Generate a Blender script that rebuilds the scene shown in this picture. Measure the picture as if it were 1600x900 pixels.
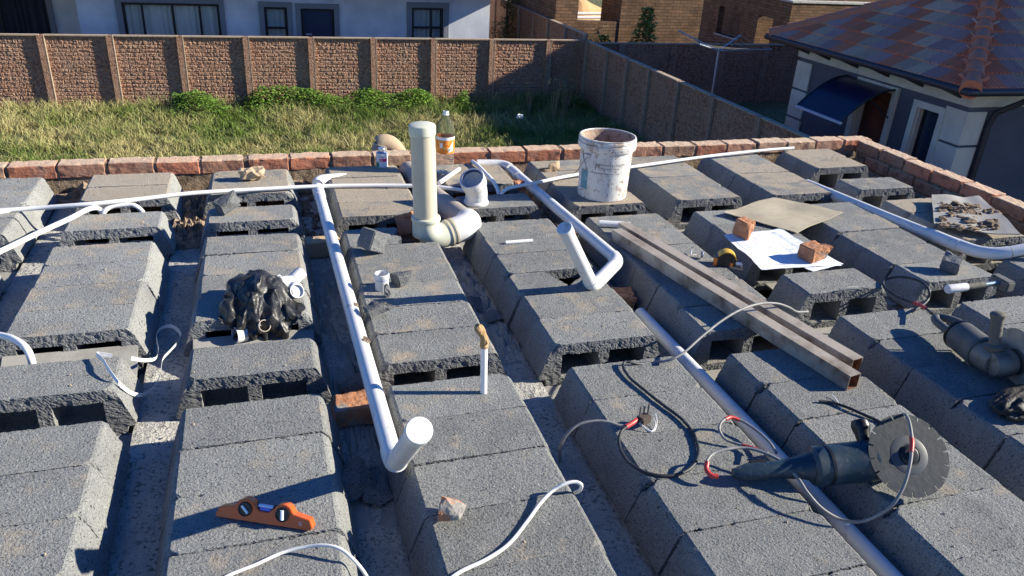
import bpy, bmesh, math, random
import numpy as np
from mathutils import Vector, Matrix, noise
R = math.radians
scene = bpy.context.scene
for o in list(bpy.data.objects): bpy.data.objects.remove(o)
col = scene.collection

# ------------------------------------------------------------------ camera
CAM = Matrix(((0.95586464, 0.08031306, -0.28261741),
              (-0.28878723, 0.43388179, -0.85343338),
              (0.0540807, 0.89738309, 0.43792564)))
EYE = Vector((0, 0, 1.36))
cam_d = bpy.data.cameras.new('camera'); cam = bpy.data.objects.new('camera', cam_d); col.objects.link(cam)
cam.matrix_world = Matrix.Translation(EYE) @ CAM.to_4x4()
cam_d.sensor_width = 36; cam_d.lens = 36 * 1217.56 / 1600; cam_d.clip_start = .02; cam_d.clip_end = 600
scene.camera = cam
# ------------------------------------------------------------------ light
SUN_AZ, SUN_EL = R(-12), R(25)
w = bpy.data.worlds.new('World'); scene.world = w; w.use_nodes = True
nt = w.node_tree; bg = nt.nodes['Background']; sky = nt.nodes.new('ShaderNodeTexSky')
sky.sky_type = 'NISHITA'; sky.sun_disc = False; sky.sun_elevation = SUN_EL
sky.sun_rotation = math.pi / 2 - SUN_AZ; sky.altitude = 1500; sky.air_density = 1.0; sky.dust_density = .1; sky.ozone_density = 5
hs = nt.nodes.new('ShaderNodeHueSaturation'); hs.inputs['Saturation'].default_value = 1.2; hs.inputs['Hue'].default_value = .512; nt.links.new(sky.outputs[0], hs.inputs['Color']); nt.links.new(hs.outputs[0], bg.inputs[0]); bg.inputs[1].default_value = .088
sd = bpy.data.lights.new('sun', 'SUN'); so = bpy.data.objects.new('sun', sd); col.objects.link(so)
sd.energy = 5.0; sd.angle = R(.53); sd.color = (1, .93, .775)
sdir = Vector((math.cos(SUN_AZ) * math.cos(SUN_EL), math.sin(SUN_AZ) * math.cos(SUN_EL), math.sin(SUN_EL)))
so.rotation_euler = sdir.to_track_quat('Z', 'Y').to_euler()
so.location = sdir * 30
scene.view_settings.view_transform = 'Standard'; scene.view_settings.look = 'None'
scene.view_settings.exposure = 1.0; scene.view_settings.gamma = 1; scene.view_settings.use_curve_mapping = False
scene.render.engine = 'CYCLES'
scene.cycles.max_bounces = 6; scene.cycles.transparent_max_bounces = 12

# ------------------------------------------------------------------ helpers: where a seen point lies on a real plane
def ray(px, py): return CAM @ Vector((px - 800, -(py - 450), -1217.56))
def at(px, py, z=0.0):
    r = ray(px, py); return EYE + r * ((z - EYE.z) / r.z)
def atY(px, py, Y):
    r = ray(px, py); return EYE + r * (Y / r.y)
def atX(px, py, X):
    r = ray(px, py); return EYE + r * (X / r.x)
def V(*a): return Vector(a)

# ------------------------------------------------------------------ materials
def mat(name, c, rough=.6, metal=0., var=(), bump=(), dust=None, attr=False, spec=.4, prop=False, trans=0, wave=None):
    m = bpy.data.materials.new(name); m.use_nodes = True; t = m.node_tree; N = t.nodes; L = t.links
    b = N['Principled BSDF']; b.inputs['Roughness'].default_value = rough; b.inputs['Metallic'].default_value = metal
    b.inputs['Specular IOR Level'].default_value = spec
    if trans: b.inputs['Transmission Weight'].default_value = trans; b.inputs['IOR'].default_value = 1.03
    tc = N.new('ShaderNodeTexCoord'); oi = N.new('ShaderNodeObjectInfo')
    sc = N.new('ShaderNodeVectorMath'); sc.operation = 'SCALE'; sc.inputs['Scale'].default_value = 3.7; L.new(oi.outputs['Location'], sc.inputs[0])
    ad = N.new('ShaderNodeVectorMath'); L.new(tc.outputs['Object'], ad.inputs[0]); L.new(sc.outputs[0], ad.inputs[1]); P = ad.outputs[0]
    def nz(scale, detail=3, ro=.6):
        n = N.new('ShaderNodeTexNoise'); n.inputs['Scale'].default_value = scale; n.inputs['Detail'].default_value = detail
        n.inputs['Roughness'].default_value = ro; L.new(P, n.inputs['Vector']); return n.outputs['Fac']
    def mr(x, lo, hi, a=0., z=1.):
        r = N.new('ShaderNodeMapRange'); r.inputs[1].default_value = lo; r.inputs[2].default_value = hi
        r.inputs[3].default_value = a; r.inputs[4].default_value = z; L.new(x, r.inputs[0]); return r.outputs[0]
    def mul(a, z):
        n = N.new('ShaderNodeMath'); n.operation = 'MULTIPLY'; L.new(a, n.inputs[0])
        if hasattr(z, 'links'): L.new(z, n.inputs[1])
        else: n.inputs[1].default_value = z
        return n.outputs[0]
    def mix(f, a, z, mode='MIX'):
        n = N.new('ShaderNodeMix'); n.data_type = 'RGBA'; n.blend_type = mode
        if hasattr(f, 'links'): L.new(f, n.inputs[0])
        else: n.inputs[0].default_value = f
        for k, x in ((6, a), (7, z)):
            if hasattr(x, 'links'): L.new(x, n.inputs[k])
            else: n.inputs[k].default_value = (*x, 1)
        return n.outputs[2]
    C = None
    if attr:
        a = N.new('ShaderNodeVertexColor'); a.layer_name = 'tint'; C = mix(1., c, a.outputs['Color'], 'MULTIPLY')
    else:
        rgb = N.new('ShaderNodeRGB'); rgb.outputs[0].default_value = (*c, 1); C = rgb.outputs[0]
    if prop:   # random tone per object, times brightness that imitates light on left block columns
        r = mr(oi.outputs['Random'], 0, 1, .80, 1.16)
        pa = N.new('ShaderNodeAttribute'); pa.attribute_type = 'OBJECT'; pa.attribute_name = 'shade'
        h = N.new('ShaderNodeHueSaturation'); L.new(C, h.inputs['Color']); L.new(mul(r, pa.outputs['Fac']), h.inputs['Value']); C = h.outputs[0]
    for (scale, c2, lo, hi, *rest) in var:
        k = rest[0] if rest else 1.; dt = rest[1] if len(rest) > 1 else 3
        C = mix(mr(nz(scale, dt), lo, hi, 0, k), C, c2)
    if dust:
        dc, lo, hi, useprop = dust
        g = N.new('ShaderNodeNewGeometry'); sx = N.new('ShaderNodeSeparateXYZ'); L.new(g.outputs['Normal'], sx.inputs[0])
        nn_ = nz(7, 6, .65)
        if useprop:
            pa = N.new('ShaderNodeAttribute'); pa.attribute_type = 'OBJECT'; pa.attribute_name = 'dust'
            sh = N.new('ShaderNodeMath'); sh.operation = 'MULTIPLY_ADD'; L.new(pa.outputs['Fac'], sh.inputs[0]); sh.inputs[1].default_value = .26; L.new(nn_, sh.inputs[2])
            sb = N.new('ShaderNodeMath'); sb.operation = 'SUBTRACT'; L.new(sh.outputs[0], sb.inputs[0]); sb.inputs[1].default_value = .17; nn_ = sb.outputs[0]
        f = mul(mr(sx.outputs[2], .5, .95), mr(nn_, lo, hi, 0, .85))
        f = mul(f, mr(nz(90, 3), .3, .6, .35, 1.))
        C = mix(f, C, dc)
    L.new(C, b.inputs['Base Color'])
    prev = None
    for (scale, dist, *rest) in bump:
        bn = N.new('ShaderNodeBump'); bn.inputs['Strength'].default_value = 1; bn.inputs['Distance'].default_value = dist
        if rest and rest[0] == 'v':
            v = N.new('ShaderNodeTexVoronoi'); v.inputs['Scale'].default_value = scale; L.new(P, v.inputs['Vector']); h = v.outputs['Distance']
        else: h = nz(scale, 4)
        L.new(h, bn.inputs['Height'])
        if prev: L.new(prev, bn.inputs['Normal'])
        prev = bn.outputs['Normal']
    if prev: L.new(prev, b.inputs['Normal'])
    return m

def brickmat(name, c1, c2, mortar, scale=1., bump=.008):
    m = bpy.data.materials.new(name); m.use_nodes = True; t = m.node_tree; N = t.nodes; L = t.links
    b = N['Principled BSDF']; b.inputs['Roughness'].default_value = .9; b.inputs['Specular IOR Level'].default_value = .2
    g = N.new('ShaderNodeNewGeometry'); sn = N.new('ShaderNodeSeparateXYZ'); L.new(g.outputs['True Normal'], sn.inputs[0])
    ab = N.new('ShaderNodeMath'); ab.operation = 'ABSOLUTE'; L.new(sn.outputs[0], ab.inputs[0])
    gt = N.new('ShaderNodeMath'); gt.operation = 'GREATER_THAN'; gt.inputs[1].default_value = .6; L.new(ab.outputs[0], gt.inputs[0])
    sp = N.new('ShaderNodeSeparateXYZ'); L.new(g.outputs['Position'], sp.inputs[0])
    mx = N.new('ShaderNodeMix'); L.new(gt.outputs[0], mx.inputs[0]); L.new(sp.outputs[0], mx.inputs[2]); L.new(sp.outputs[1], mx.inputs[3])
    cb = N.new('ShaderNodeCombineXYZ'); L.new(mx.outputs[0], cb.inputs[0]); L.new(sp.outputs[2], cb.inputs[1])
    bt = N.new('ShaderNodeTexBrick'); L.new(cb.outputs[0], bt.inputs['Vector']); bt.inputs['Scale'].default_value = scale
    bt.inputs['Brick Width'].default_value = .235; bt.inputs['Row Height'].default_value = .086; bt.inputs['Mortar Size'].default_value = .008
    bt.inputs['Color1'].default_value = (*c1, 1); bt.inputs['Color2'].default_value = (*c2, 1); bt.inputs['Mortar'].default_value = (*mortar, 1)
    bt.inputs['Mortar Smooth'].default_value = .1
    n = N.new('ShaderNodeTexNoise'); n.inputs['Scale'].default_value = 2.2; n.inputs['Detail'].default_value = 8; L.new(g.outputs['Position'], n.inputs['Vector'])
    r = N.new('ShaderNodeMapRange'); r.inputs[1].default_value = .3; r.inputs[2].default_value = .75; r.inputs[3].default_value = .65; r.inputs[4].default_value = 1.25; L.new(n.outputs['Fac'], r.inputs[0])
    h = N.new('ShaderNodeHueSaturation'); L.new(bt.outputs['Color'], h.inputs['Color']); L.new(r.outputs[0], h.inputs['Value']); L.new(h.outputs[0], b.inputs['Base Color'])
    n2 = N.new('ShaderNodeTexNoise'); n2.inputs['Scale'].default_value = 35; L.new(g.outputs['Position'], n2.inputs['Vector'])
    sb = N.new('ShaderNodeMath'); sb.operation = 'SUBTRACT'; L.new(n2.outputs['Fac'], sb.inputs[0]); L.new(bt.outputs['Fac'], sb.inputs[1])
    bn = N.new('ShaderNodeBump'); bn.inputs['Distance'].default_value = bump; L.new(sb.outputs[0], bn.inputs['Height']); L.new(bn.outputs[0], b.inputs['Normal'])
    return m

TAN = (.50, .405, .29)
M = {}
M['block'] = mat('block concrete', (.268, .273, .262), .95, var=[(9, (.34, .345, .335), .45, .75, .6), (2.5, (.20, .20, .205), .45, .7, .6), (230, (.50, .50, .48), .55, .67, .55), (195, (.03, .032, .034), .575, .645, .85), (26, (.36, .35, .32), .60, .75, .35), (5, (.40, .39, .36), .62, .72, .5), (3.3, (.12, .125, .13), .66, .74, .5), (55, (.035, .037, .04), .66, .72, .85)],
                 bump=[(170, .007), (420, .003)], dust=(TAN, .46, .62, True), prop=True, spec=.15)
M['blockdark'] = mat('broken block face', (.22, .225, .23), .97, var=[(190, (.33, .33, .33), .56, .7, .55), (200, (.025, .025, .028), .55, .63, .85)], bump=[(200, .007), (420, .003)], prop=True, spec=.1)
M['rib'] = mat('rib concrete', (.64, .62, .56), .95, var=[(90, (.20, .19, .17), .54, .62, .85), (6, (.48, .47, .45), .45, .7)], bump=[(80, .02), (220, .005)], spec=.15)
M['board'] = mat('fibre cement board', (.33, .32, .295), .85, var=[(8, (.24, .23, .21), .45, .7), (120, (.42, .41, .38), .55, .7, .4)], bump=[(200, .0008)])
M['brick'] = mat('clay brick', (.38, .185, .115), .9, var=[(5, (.34, .24, .18), .48, .7, .7), (14, (.17, .08, .06), .48, .68, .85), (60, (.47, .23, .13), .58, .74, .6), (8, (.36, .27, .2), .6, .74, .5)], bump=[(60, .004), (260, .0015)], dust=((.66, .52, .37), -.1, .2, False), attr=True, spec=.2)
M['chip'] = mat('broken brick', (.42, .19, .10), .95, var=[(30, (.5, .27, .16), .45, .7), (9, (.3, .28, .25), .62, .7)], bump=[(80, .006)], spec=.15)
M['mortar'] = mat('mortar', (.33, .25, .18), 1, var=[(25, (.14, .10, .07), .45, .65), (80, (.42, .33, .24), .55, .7, .6)], bump=[(45, .02), (160, .006)], spec=.1)
M['pvc'] = mat('white pvc', (.68, .68, .67), .38, var=[(6, (.50, .52, .54), .48, .75, .6), (22, (.42, .39, .34), .60, .72, .7), (90, (.35, .33, .3), .66, .72, .6)], bump=[(4, .001)], spec=.5)
M['conduit'] = mat('white conduit plastic', (.78, .775, .75), .32, var=[(12, (.62, .6, .56), .6, .8, .5)], spec=.5)
M['beige'] = mat('cream pvc', (.60, .535, .395), .42, var=[(5, (.50, .45, .35), .45, .7), (40, (.36, .3, .22), .68, .78, .7)], spec=.45)
M['beigecap'] = mat('pale cream pvc', (.66, .66, .52), .4, var=[(9, (.55, .52, .4), .5, .75)], spec=.45)
M['dustypipe'] = mat('dusty grey pvc', (.36, .32, .28), .7, var=[(8, (.46, .38, .29), .45, .65)], spec=.3)
M['seal'] = mat('blue rubber seal', (.03, .05, .13), .5)
M['bucket'] = mat('dirty white plastic', (.66, .64, .61), .5, var=[(5, (.52, .42, .33), .5, .7, .8), (18, (.34, .25, .2), .54, .66, .8), (60, (.16, .10, .07), .6, .66, .85)], bump=[(30, .0015)], spec=.4)
M['bucketin'] = mat('mud caked bucket inside', (.40, .29, .22), .9, var=[(25, (.22, .14, .10), .5, .65), (60, (.6, .5, .42), .6, .7)], bump=[(50, .004)])
M['bluelabel'] = mat('faded blue label', (.10, .26, .33), .5, var=[(30, (.5, .55, .55), .55, .7, .8)])
M['ink'] = mat('grey print', (.07, .065, .07), .7)
M['wire'] = mat('galvanised wire', (.35, .33, .3), .45, .7)
M['tubesteel'] = mat('weathered steel tube', (.40, .355, .30), .62, .25, var=[(9, (.14, .105, .08), .45, .7), (60, (.36, .31, .26), .55, .7, .6), (22, (.20, .10, .05), .62, .75, .7)], bump=[(80, .0012)], dust=((.42, .36, .29), .3, .6, False))
M['rust'] = mat('rusty steel', (.30, .14, .065), .85, .1, var=[(30, (.14, .06, .03), .45, .65)], bump=[(70, .002)])
M['orange'] = mat('orange painted aluminium', (.62, .105, .018), .33, var=[(25, (.42, .09, .025), .62, .78, .6)], bump=[(30, .0006)], spec=.5)
M['blackpl'] = mat('black plastic', (.012, .013, .016), .35, var=[(30, (.06, .055, .05), .58, .75, .6)])
M['glassy'] = mat('clear vial', (.75, .85, .95), .1, spec=.7)
M['vialblue'] = mat('blue vial window', (.14, .2, .75), .2, spec=.6)
M['toolblue'] = mat('blue grey tool body', (.018, .04, .062), .42, var=[(14, (.10, .105, .10), .52, .75, .7), (60, (.16, .15, .14), .6, .75, .5)], bump=[(50, .0008)])
M['toolgrey'] = mat('grey tool body', (.085, .088, .085), .55, var=[(14, (.16, .145, .12), .5, .75, .7), (50, (.04, .04, .04), .6, .75, .5)], bump=[(50, .001)])
M['disc'] = mat('worn cutting disc', (.020, .026, .032), .5, .0, var=[(40, (.055, .06, .066), .5, .75, .6)], bump=[(70, .0006)])
M['discpale'] = mat('dusty cutting disc', (.34, .33, .30), .7, .1, var=[(20, (.24, .22, .2), .45, .7)], bump=[(70, .0008)])
M['toolwear'] = mat('rubbed disc centre', (.06, .066, .072), .45, .0, var=[(60, (.07, .075, .085), .5, .65, .8)])
M['steel'] = mat('bright steel', (.55, .55, .55), .35, .9)
M['redtape'] = mat('red insulating tape', (.50, .05, .045), .4)
M['cord'] = mat('black rubber cord', (.022, .024, .028), .5, var=[(30, (.16, .15, .14), .55, .75, .6)])
M['cordgrey'] = mat('dusty grey cord', (.20, .20, .20), .55, var=[(30, (.35, .34, .32), .5, .7, .6)])
M['cordwhite'] = mat('white flex', (.72, .71, .67), .4, var=[(14, (.5, .47, .42), .58, .75, .6)])
M['plug'] = mat('brown plug', (.10, .075, .06), .5)
M['bag'] = mat('black bin liner', (.018, .018, .019), .46, var=[(12, (.045, .04, .035), .5, .7)], bump=[(11, .012)], spec=.6)
M['paper'] = mat('drawing paper', (.80, .82, .86), .8, var=[(5, (.62, .68, .80), .5, .7, .6), (35, (.6, .63, .72), .58, .68, .45)], bump=[(6, .008)])
M['pencil'] = mat('drawn lines', (.25, .28, .36), .8)
M['hardboard'] = mat('dusty hardboard', (.37, .315, .225), .85, var=[(6, (.46, .40, .29), .4, .65), (30, (.27, .22, .15), .6, .74, .7)], bump=[(40, .001)])
M['yellow'] = mat('yellow plastic', (.62, .36, .03), .4, var=[(40, (.15, .12, .06), .58, .72, .7)])
M['orangetab'] = mat('orange plastic', (.65, .2, .03), .4)
M['whitetape'] = mat('white cloth tape', (.80, .77, .74), .7, bump=[(60, .001)])
M['wrap'] = mat('dark wrapped grip', (.13, .12, .10), .8, bump=[(60, .004)])
M['bluesteel'] = mat('blue grey steel', (.17, .23, .30), .45, .5)
M['hammerhead'] = mat('hammer iron', (.20, .19, .17), .6, .4, var=[(30, (.10, .09, .08), .5, .7)])
M['bottle'] = mat('clear bottle plastic', (.97, .98, .98), .06, trans=.97, spec=.5, bump=[(25, .002)])
M['labelorange'] = mat('orange bottle label', (.85, .22, .02), .35, var=[(45, (.95, .55, .12), .5, .66), (70, (.75, .1, .02), .6, .7)])
M['labelwhite'] = mat('white label', (.82, .82, .80), .4)
M['green'] = mat('green print', (.02, .16, .05), .5)
M['tin'] = mat('tin white label', (.62, .65, .70), .35, var=[(60, (.4, .42, .5), .6, .7, .5)])
M['tingreen'] = mat('green band', (.02, .30, .14), .4)
M['tinpink'] = mat('magenta band', (.55, .03, .16), .4)
M['tinmetal'] = mat('tin lid', (.55, .57, .62), .3, .8)
M['lump'] = mat('mortar caked brick', (.30, .28, .25), .95, var=[(13, (.50, .21, .10), .50, .58), (60, (.2, .19, .17), .5, .7, .6)], bump=[(80, .006)])
M['kraft'] = mat('crumpled brown paper', (.36, .23, .11), .85, bump=[(40, .008)])
M['leather'] = mat('dark cloth bag', (.035, .03, .027), .6, var=[(10, (.08, .07, .06), .5, .7)], bump=[(18, .01), (90, .003)])
M['crumb'] = mat('dry mortar crumbs', (.46, .35, .23), .95, bump=[(120, .004)])
M['wallwhite'] = mat('painted plaster', (.74, .76, .80), .9, bump=[(30, .003)], var=[(1.2, (.52, .55, .6), .4, .7)])
M['trimgrey'] = mat('grey plaster trim', (.22, .235, .265), .9, bump=[(30, .003)])
M['darkwall'] = mat('dark grey plaster', (.105, .11, .135), .92, var=[(2, (.085, .09, .11), .4, .7)], bump=[(28, .004)])
M['cream'] = mat('cream plaster', (.58, .56, .47), .9, var=[(3, (.48, .46, .39), .45, .7)], bump=[(28, .003)])
M['gutter'] = mat('dark gutter', (.018, .024, .036), .4)
M['frame'] = mat('black window frame', (.012, .014, .02), .4)
M['glass'] = mat('dark window glass', (.02, .035, .055), .06, spec=.8)
M['glassblue'] = mat('blue door glass', (.02, .05, .10), .12, spec=.8)
M['curtain'] = mat('grey curtain', (.52, .54, .52), .9, bump=[(8, .01)])
M['curtaindark'] = mat('dark curtain', (.035, .04, .06), .9, bump=[(8, .01)])
M['blind'] = mat('pale blind', (.38, .42, .42), .7)
M['door'] = mat('brown timber door', (.10, .028, .018), .5, var=[(6, (.06, .02, .015), .45, .7)])
M['awning'] = mat('dark blue polycarbonate', (.010, .016, .05), .3, spec=.4)
M['awningrail'] = mat('pale aluminium', (.6, .65, .75), .4, .3)
M['tile'] = mat('concrete roof tile', (1, 1, 1), .95, attr=True, var=[(7, (.22, .13, .10), .55, .8, .5)], bump=[(60, .002)], spec=.08)
M['hip'] = mat('red hip tile', (.56, .20, .11), .95, var=[(8, (.27, .20, .2), .5, .72, .8)], bump=[(50, .003)])
M['galv'] = mat('galvanised pipe', (.30, .36, .42), .5, .5)
M['precast'] = mat('rockface precast concrete', (.40, .225, .15), .95, var=[(16, (.20, .105, .07), .45, .65), (2.5, (.36, .24, .17), .45, .68, .8), (40, (.52, .36, .25), .54, .66, .9), (45, (.09, .055, .04), .61, .69, .7)], bump=[(38, .03)], spec=.15)
M['coping'] = mat('concrete post edge', (.42, .33, .24), .9, var=[(20, (.27, .21, .16), .5, .7)], bump=[(60, .003)])
M['ground'] = mat('soil and thatch', (.125, .125, .05), 1, var=[(.8, (.20, .165, .085), .45, .65), (9, (.06, .07, .025), .5, .65)], bump=[(6, .1)])
M['grass'] = mat('grass blades', (1, 1, 1), .8, attr=True, spec=.2)
M['leaf'] = mat('weed leaves', (1, 1, 1), .6, attr=True, spec=.3)
M['stem'] = mat('dry stems', (.22, .19, .10), .9)
M['sand'] = mat('building sand', (.55, .33, .16), 1, bump=[(4, .05)])
M['ybrick'] = brickmat('yellow stock brick', (.30, .175, .095), (.19, .115, .065), (.10, .075, .055))
M['nbrick'] = brickmat('unplastered house brick', (.30, .13, .07), (.23, .10, .06), (.30, .25, .2))
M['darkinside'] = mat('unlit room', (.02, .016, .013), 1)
M['timber'] = mat('rough timber', (.30, .19, .10), .85)
M['render'] = mat('shade caster plaster', (.5, .47, .42), .9)

# ------------------------------------------------------------------ mesh builder
class MB:
    def __init__(s): s.v = []; s.f = []; s.c = []; s.tint = None
    def add(s, vs, fs, tint=None):
        o = len(s.v); s.v += [tuple(v) for v in vs]; s.f += [tuple(i + o for i in f) for f in fs]
        s.c += [tint or (1, 1, 1)] * len(fs)
    def box(s, c, d, rot=None, tint=None, taper=1.):
        c = Vector(c); q = []
        for z in (-1, 1):
            k = taper if z > 0 else 1
            for y in (-1, 1):
                for x in (-1, 1):
                    p = Vector((x * d[0] / 2 * k, y * d[1] / 2 * k, z * d[2] / 2))
                    q.append((rot @ p if rot else p) + c)
        s.add(q, [(0, 2, 3, 1), (4, 5, 7, 6), (0, 1, 5, 4), (2, 6, 7, 3), (0, 4, 6, 2), (1, 3, 7, 5)], tint)
    def b2(s, lo, hi, tint=None):
        s.box([(a + b) / 2 for a, b in zip(lo, hi)], [b - a for a, b in zip(lo, hi)], None, tint)
    def tube(s, pts, r, seg=14, cap=True, tint=None, hollow=0):
        pts = [Vector(p) for p in pts]; n = len(pts); rr = r if hasattr(r, '__len__') else [r] * n
        vs = []; T = [((pts[min(i + 1, n - 1)] - pts[max(i - 1, 0)]).normalized()) for i in range(n)]
        u = T[0].orthogonal().normalized()
        for i in range(n):
            u = (u - T[i] * u.dot(T[i])).normalized(); w_ = T[i].cross(u)
            for k in range(seg):
                a = 2 * math.pi * k / seg; vs.append(pts[i] + (u * math.cos(a) + w_ * math.sin(a)) * rr[i])
        fs = [(i * seg + k, i * seg + (k + 1) % seg, (i + 1) * seg + (k + 1) % seg, (i + 1) * seg + k) for i in range(n - 1) for k in range(seg)]
        if cap and not hollow:
            fs.append(tuple(range(seg - 1, -1, -1))); fs.append(tuple((n - 1) * seg + k for k in range(seg)))
        s.add(vs, fs, tint)
        if hollow:
            o = len(s.v) - len(vs); m = len(vs); inn = []
            for i in range(n):
                for k in range(seg): q = Vector(vs[i * seg + k]); inn.append(pts[i] + (q - pts[i]) * (1 - hollow / rr[i]))
            s.v += [tuple(v) for v in inn]
            F = [(o + m + i * seg + (k + 1) % seg, o + m + i * seg + k, o + m + (i + 1) * seg + k, o + m + (i + 1) * seg + (k + 1) % seg) for i in range(n - 1) for k in range(seg)]
            for e in (0, (n - 1) * seg):
                F += [(o + e + k, o + e + (k + 1) % seg, o + m + e + (k + 1) % seg, o + m + e + k) for k in range(seg)]
            s.f += F; s.c += [tint or (1, 1, 1)] * len(F)
    def lathe(s, prof, c, ax=(0, 0, 1), seg=40, tint=None):
        ax = Vector(ax).normalized(); u = ax.orthogonal().normalized(); w_ = ax.cross(u); c = Vector(c)
        vs = [c + ax * h + (u * math.cos(2 * math.pi * k / seg) + w_ * math.sin(2 * math.pi * k / seg)) * r for r, h in prof for k in range(seg)]
        fs = [(i * seg + k, i * seg + (k + 1) % seg, (i + 1) * seg + (k + 1) % seg, (i + 1) * seg + k) for i in range(len(prof) - 1) for k in range(seg)]
        s.add(vs, fs, tint)
    def prism(s, poly, origin, ux, uz, un, th, tint=None):
        o = Vector(origin); ux = Vector(ux); uz = Vector(uz); un = Vector(un); n = len(poly)
        vs = [o + ux * a + uz * b for a, b in poly] + [o + ux * a + uz * b + un * th for a, b in poly]
        s.add(vs, [tuple(range(n - 1, -1, -1)), tuple(range(n, 2 * n))] + [(i, (i + 1) % n, n + (i + 1) % n, n + i) for i in range(n)], tint)
    def build(s, name, m, parent=None, smooth=False, bevel=0, sub=0, disp=None):
        me = bpy.data.meshes.new(name); me.from_pydata(s.v, [], s.f)
        ca = me.color_attributes.new('tint', 'FLOAT_COLOR', 'CORNER')
        arr = np.repeat(np.array([(*c, 1.) for c in s.c], dtype=np.float32), [len(f) for f in s.f], axis=0)
        ca.data.foreach_set('color', arr.ravel())
        bm = bmesh.new(); bm.from_mesh(me)
        bmesh.ops.recalc_face_normals(bm, faces=bm.faces)
        if bevel: bmesh.ops.bevel(bm, geom=bm.edges, offset=bevel, segments=2, affect='EDGES', clamp_overlap=True)
        if sub: bmesh.ops.subdivide_edges(bm, edges=bm.edges, cuts=sub, use_grid_fill=True)
        if disp:
            bm.normal_update(); amp, sc_, sd_ = disp
            off = Vector((sd_ * 3.1, sd_ * 1.7, sd_))
            for v in bm.verts: v.co += v.normal * (noise.noise(v.co * sc_ + off) * amp + noise.noise(v.co * sc_ * 3 + off) * amp * .4)
        bm.to_mesh(me); bm.free()
        if smooth:
            me.shade_smooth(); me.set_sharp_from_angle(angle=R(38))
        me.materials.append(M[m] if isinstance(m, str) else m)
        o = bpy.data.objects.new(name, me); col.objects.link(o)
        if parent: o.parent = parent; o.matrix_parent_inverse = parent.matrix_world.inverted()
        return o
def tag(o, label=None, cat=None, group=None, kind=None):
    if label: o['label'] = label
    if cat: o['category'] = cat
    if group: o['group'] = group
    if kind: o['kind'] = kind
    return o
def empty(name, loc, label=None, cat=None, group=None):
    o = bpy.data.objects.new(name, None); o.empty_display_size = .05; col.objects.link(o); o.location = loc
    o.matrix_world = Matrix.Translation(loc); tag(o, label, cat, group); return o
def spline(pts, n=8):
    P = [Vector(p) for p in pts]; P = [P[0] * 2 - P[1]] + P + [P[-1] * 2 - P[-2]]; out = []
    for i in range(1, len(P) - 2):
        for k in range(n):
            t = k / n; a, b, c, d = P[i - 1:i + 3]
            out.append(.5 * ((2 * b) + (c - a) * t + (2 * a - 5 * b + 4 * c - d) * t * t + (3 * b - a - 3 * c + d) * t ** 3))
    out.append(P[-2]); return out
def arc(a, b, c, rad, n=8):   # rounded corner at b
    a, b, c = Vector(a), Vector(b), Vector(c); p = b + (a - b).normalized() * rad; q = b + (c - b).normalized() * rad
    return [p * (1 - t) ** 2 + b * 2 * t * (1 - t) + q * t * t for t in [i / n for i in range(n + 1)]]
def rock(name, seed, c, size, m, rotz=0., parent=None, disp=.004, pts=16, tilt=(0, 0)):
    rnd = random.Random(seed); bm = bmesh.new()
    for i in range(pts):
        v = Vector((rnd.gauss(0, 1), rnd.gauss(0, 1), rnd.gauss(0, 1))).normalized()
        p = Vector([max(-.72, min(.72, q * 1.1)) for q in v]) / .72
        bm.verts.new(Vector((p.x * size[0] / 2, p.y * size[1] / 2, p.z * size[2] / 2)))
    r = bmesh.ops.convex_hull(bm, input=bm.verts)
    bmesh.ops.delete(bm, geom=[v for v in bm.verts if not v.link_faces], context='VERTS')
    bmesh.ops.subdivide_edges(bm, edges=bm.edges, cuts=3, use_grid_fill=True); bm.normal_update()
    for v in bm.verts:
        v.co += v.normal * (noise.noise(v.co * 40 + Vector((seed, 0, 0))) * disp + noise.noise(v.co * 110) * disp * .5)
    bmesh.ops.transform(bm, matrix=Matrix.Rotation(rotz, 4, 'Z') @ Matrix.Rotation(tilt[0], 4, 'X') @ Matrix.Rotation(tilt[1], 4, 'Y'), verts=bm.verts)
    zmin = min(v.co.z for v in bm.verts)
    me = bpy.data.meshes.new(name); bm.to_mesh(me); bm.free(); me.materials.append(M[m])
    ca = me.color_attributes.new('tint', 'FLOAT_COLOR', 'CORNER'); ca.data.foreach_set('color', [1.] * (4 * len(me.loops)))
    o = bpy.data.objects.new(name, me); col.objects.link(o); o.location = Vector(c) - Vector((0, 0, zmin + .002))
    o['shade'] = 1.0
    if parent: o.parent = parent
    return o

# ================================================================== GROUND
g = MB(); n = 24
g.add([(-150 + 300 * i / n, -60 + 300 * j / n, -3.0) for j in range(n + 1) for i in range(n + 1)], [(j * (n + 1) + i, j * (n + 1) + i + 1, (j + 1) * (n + 1) + i + 1, (j + 1) * (n + 1) + i) for j in range(n) for i in range(n)])
tag(g.build('ground', 'ground'), kind='structure')

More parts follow.
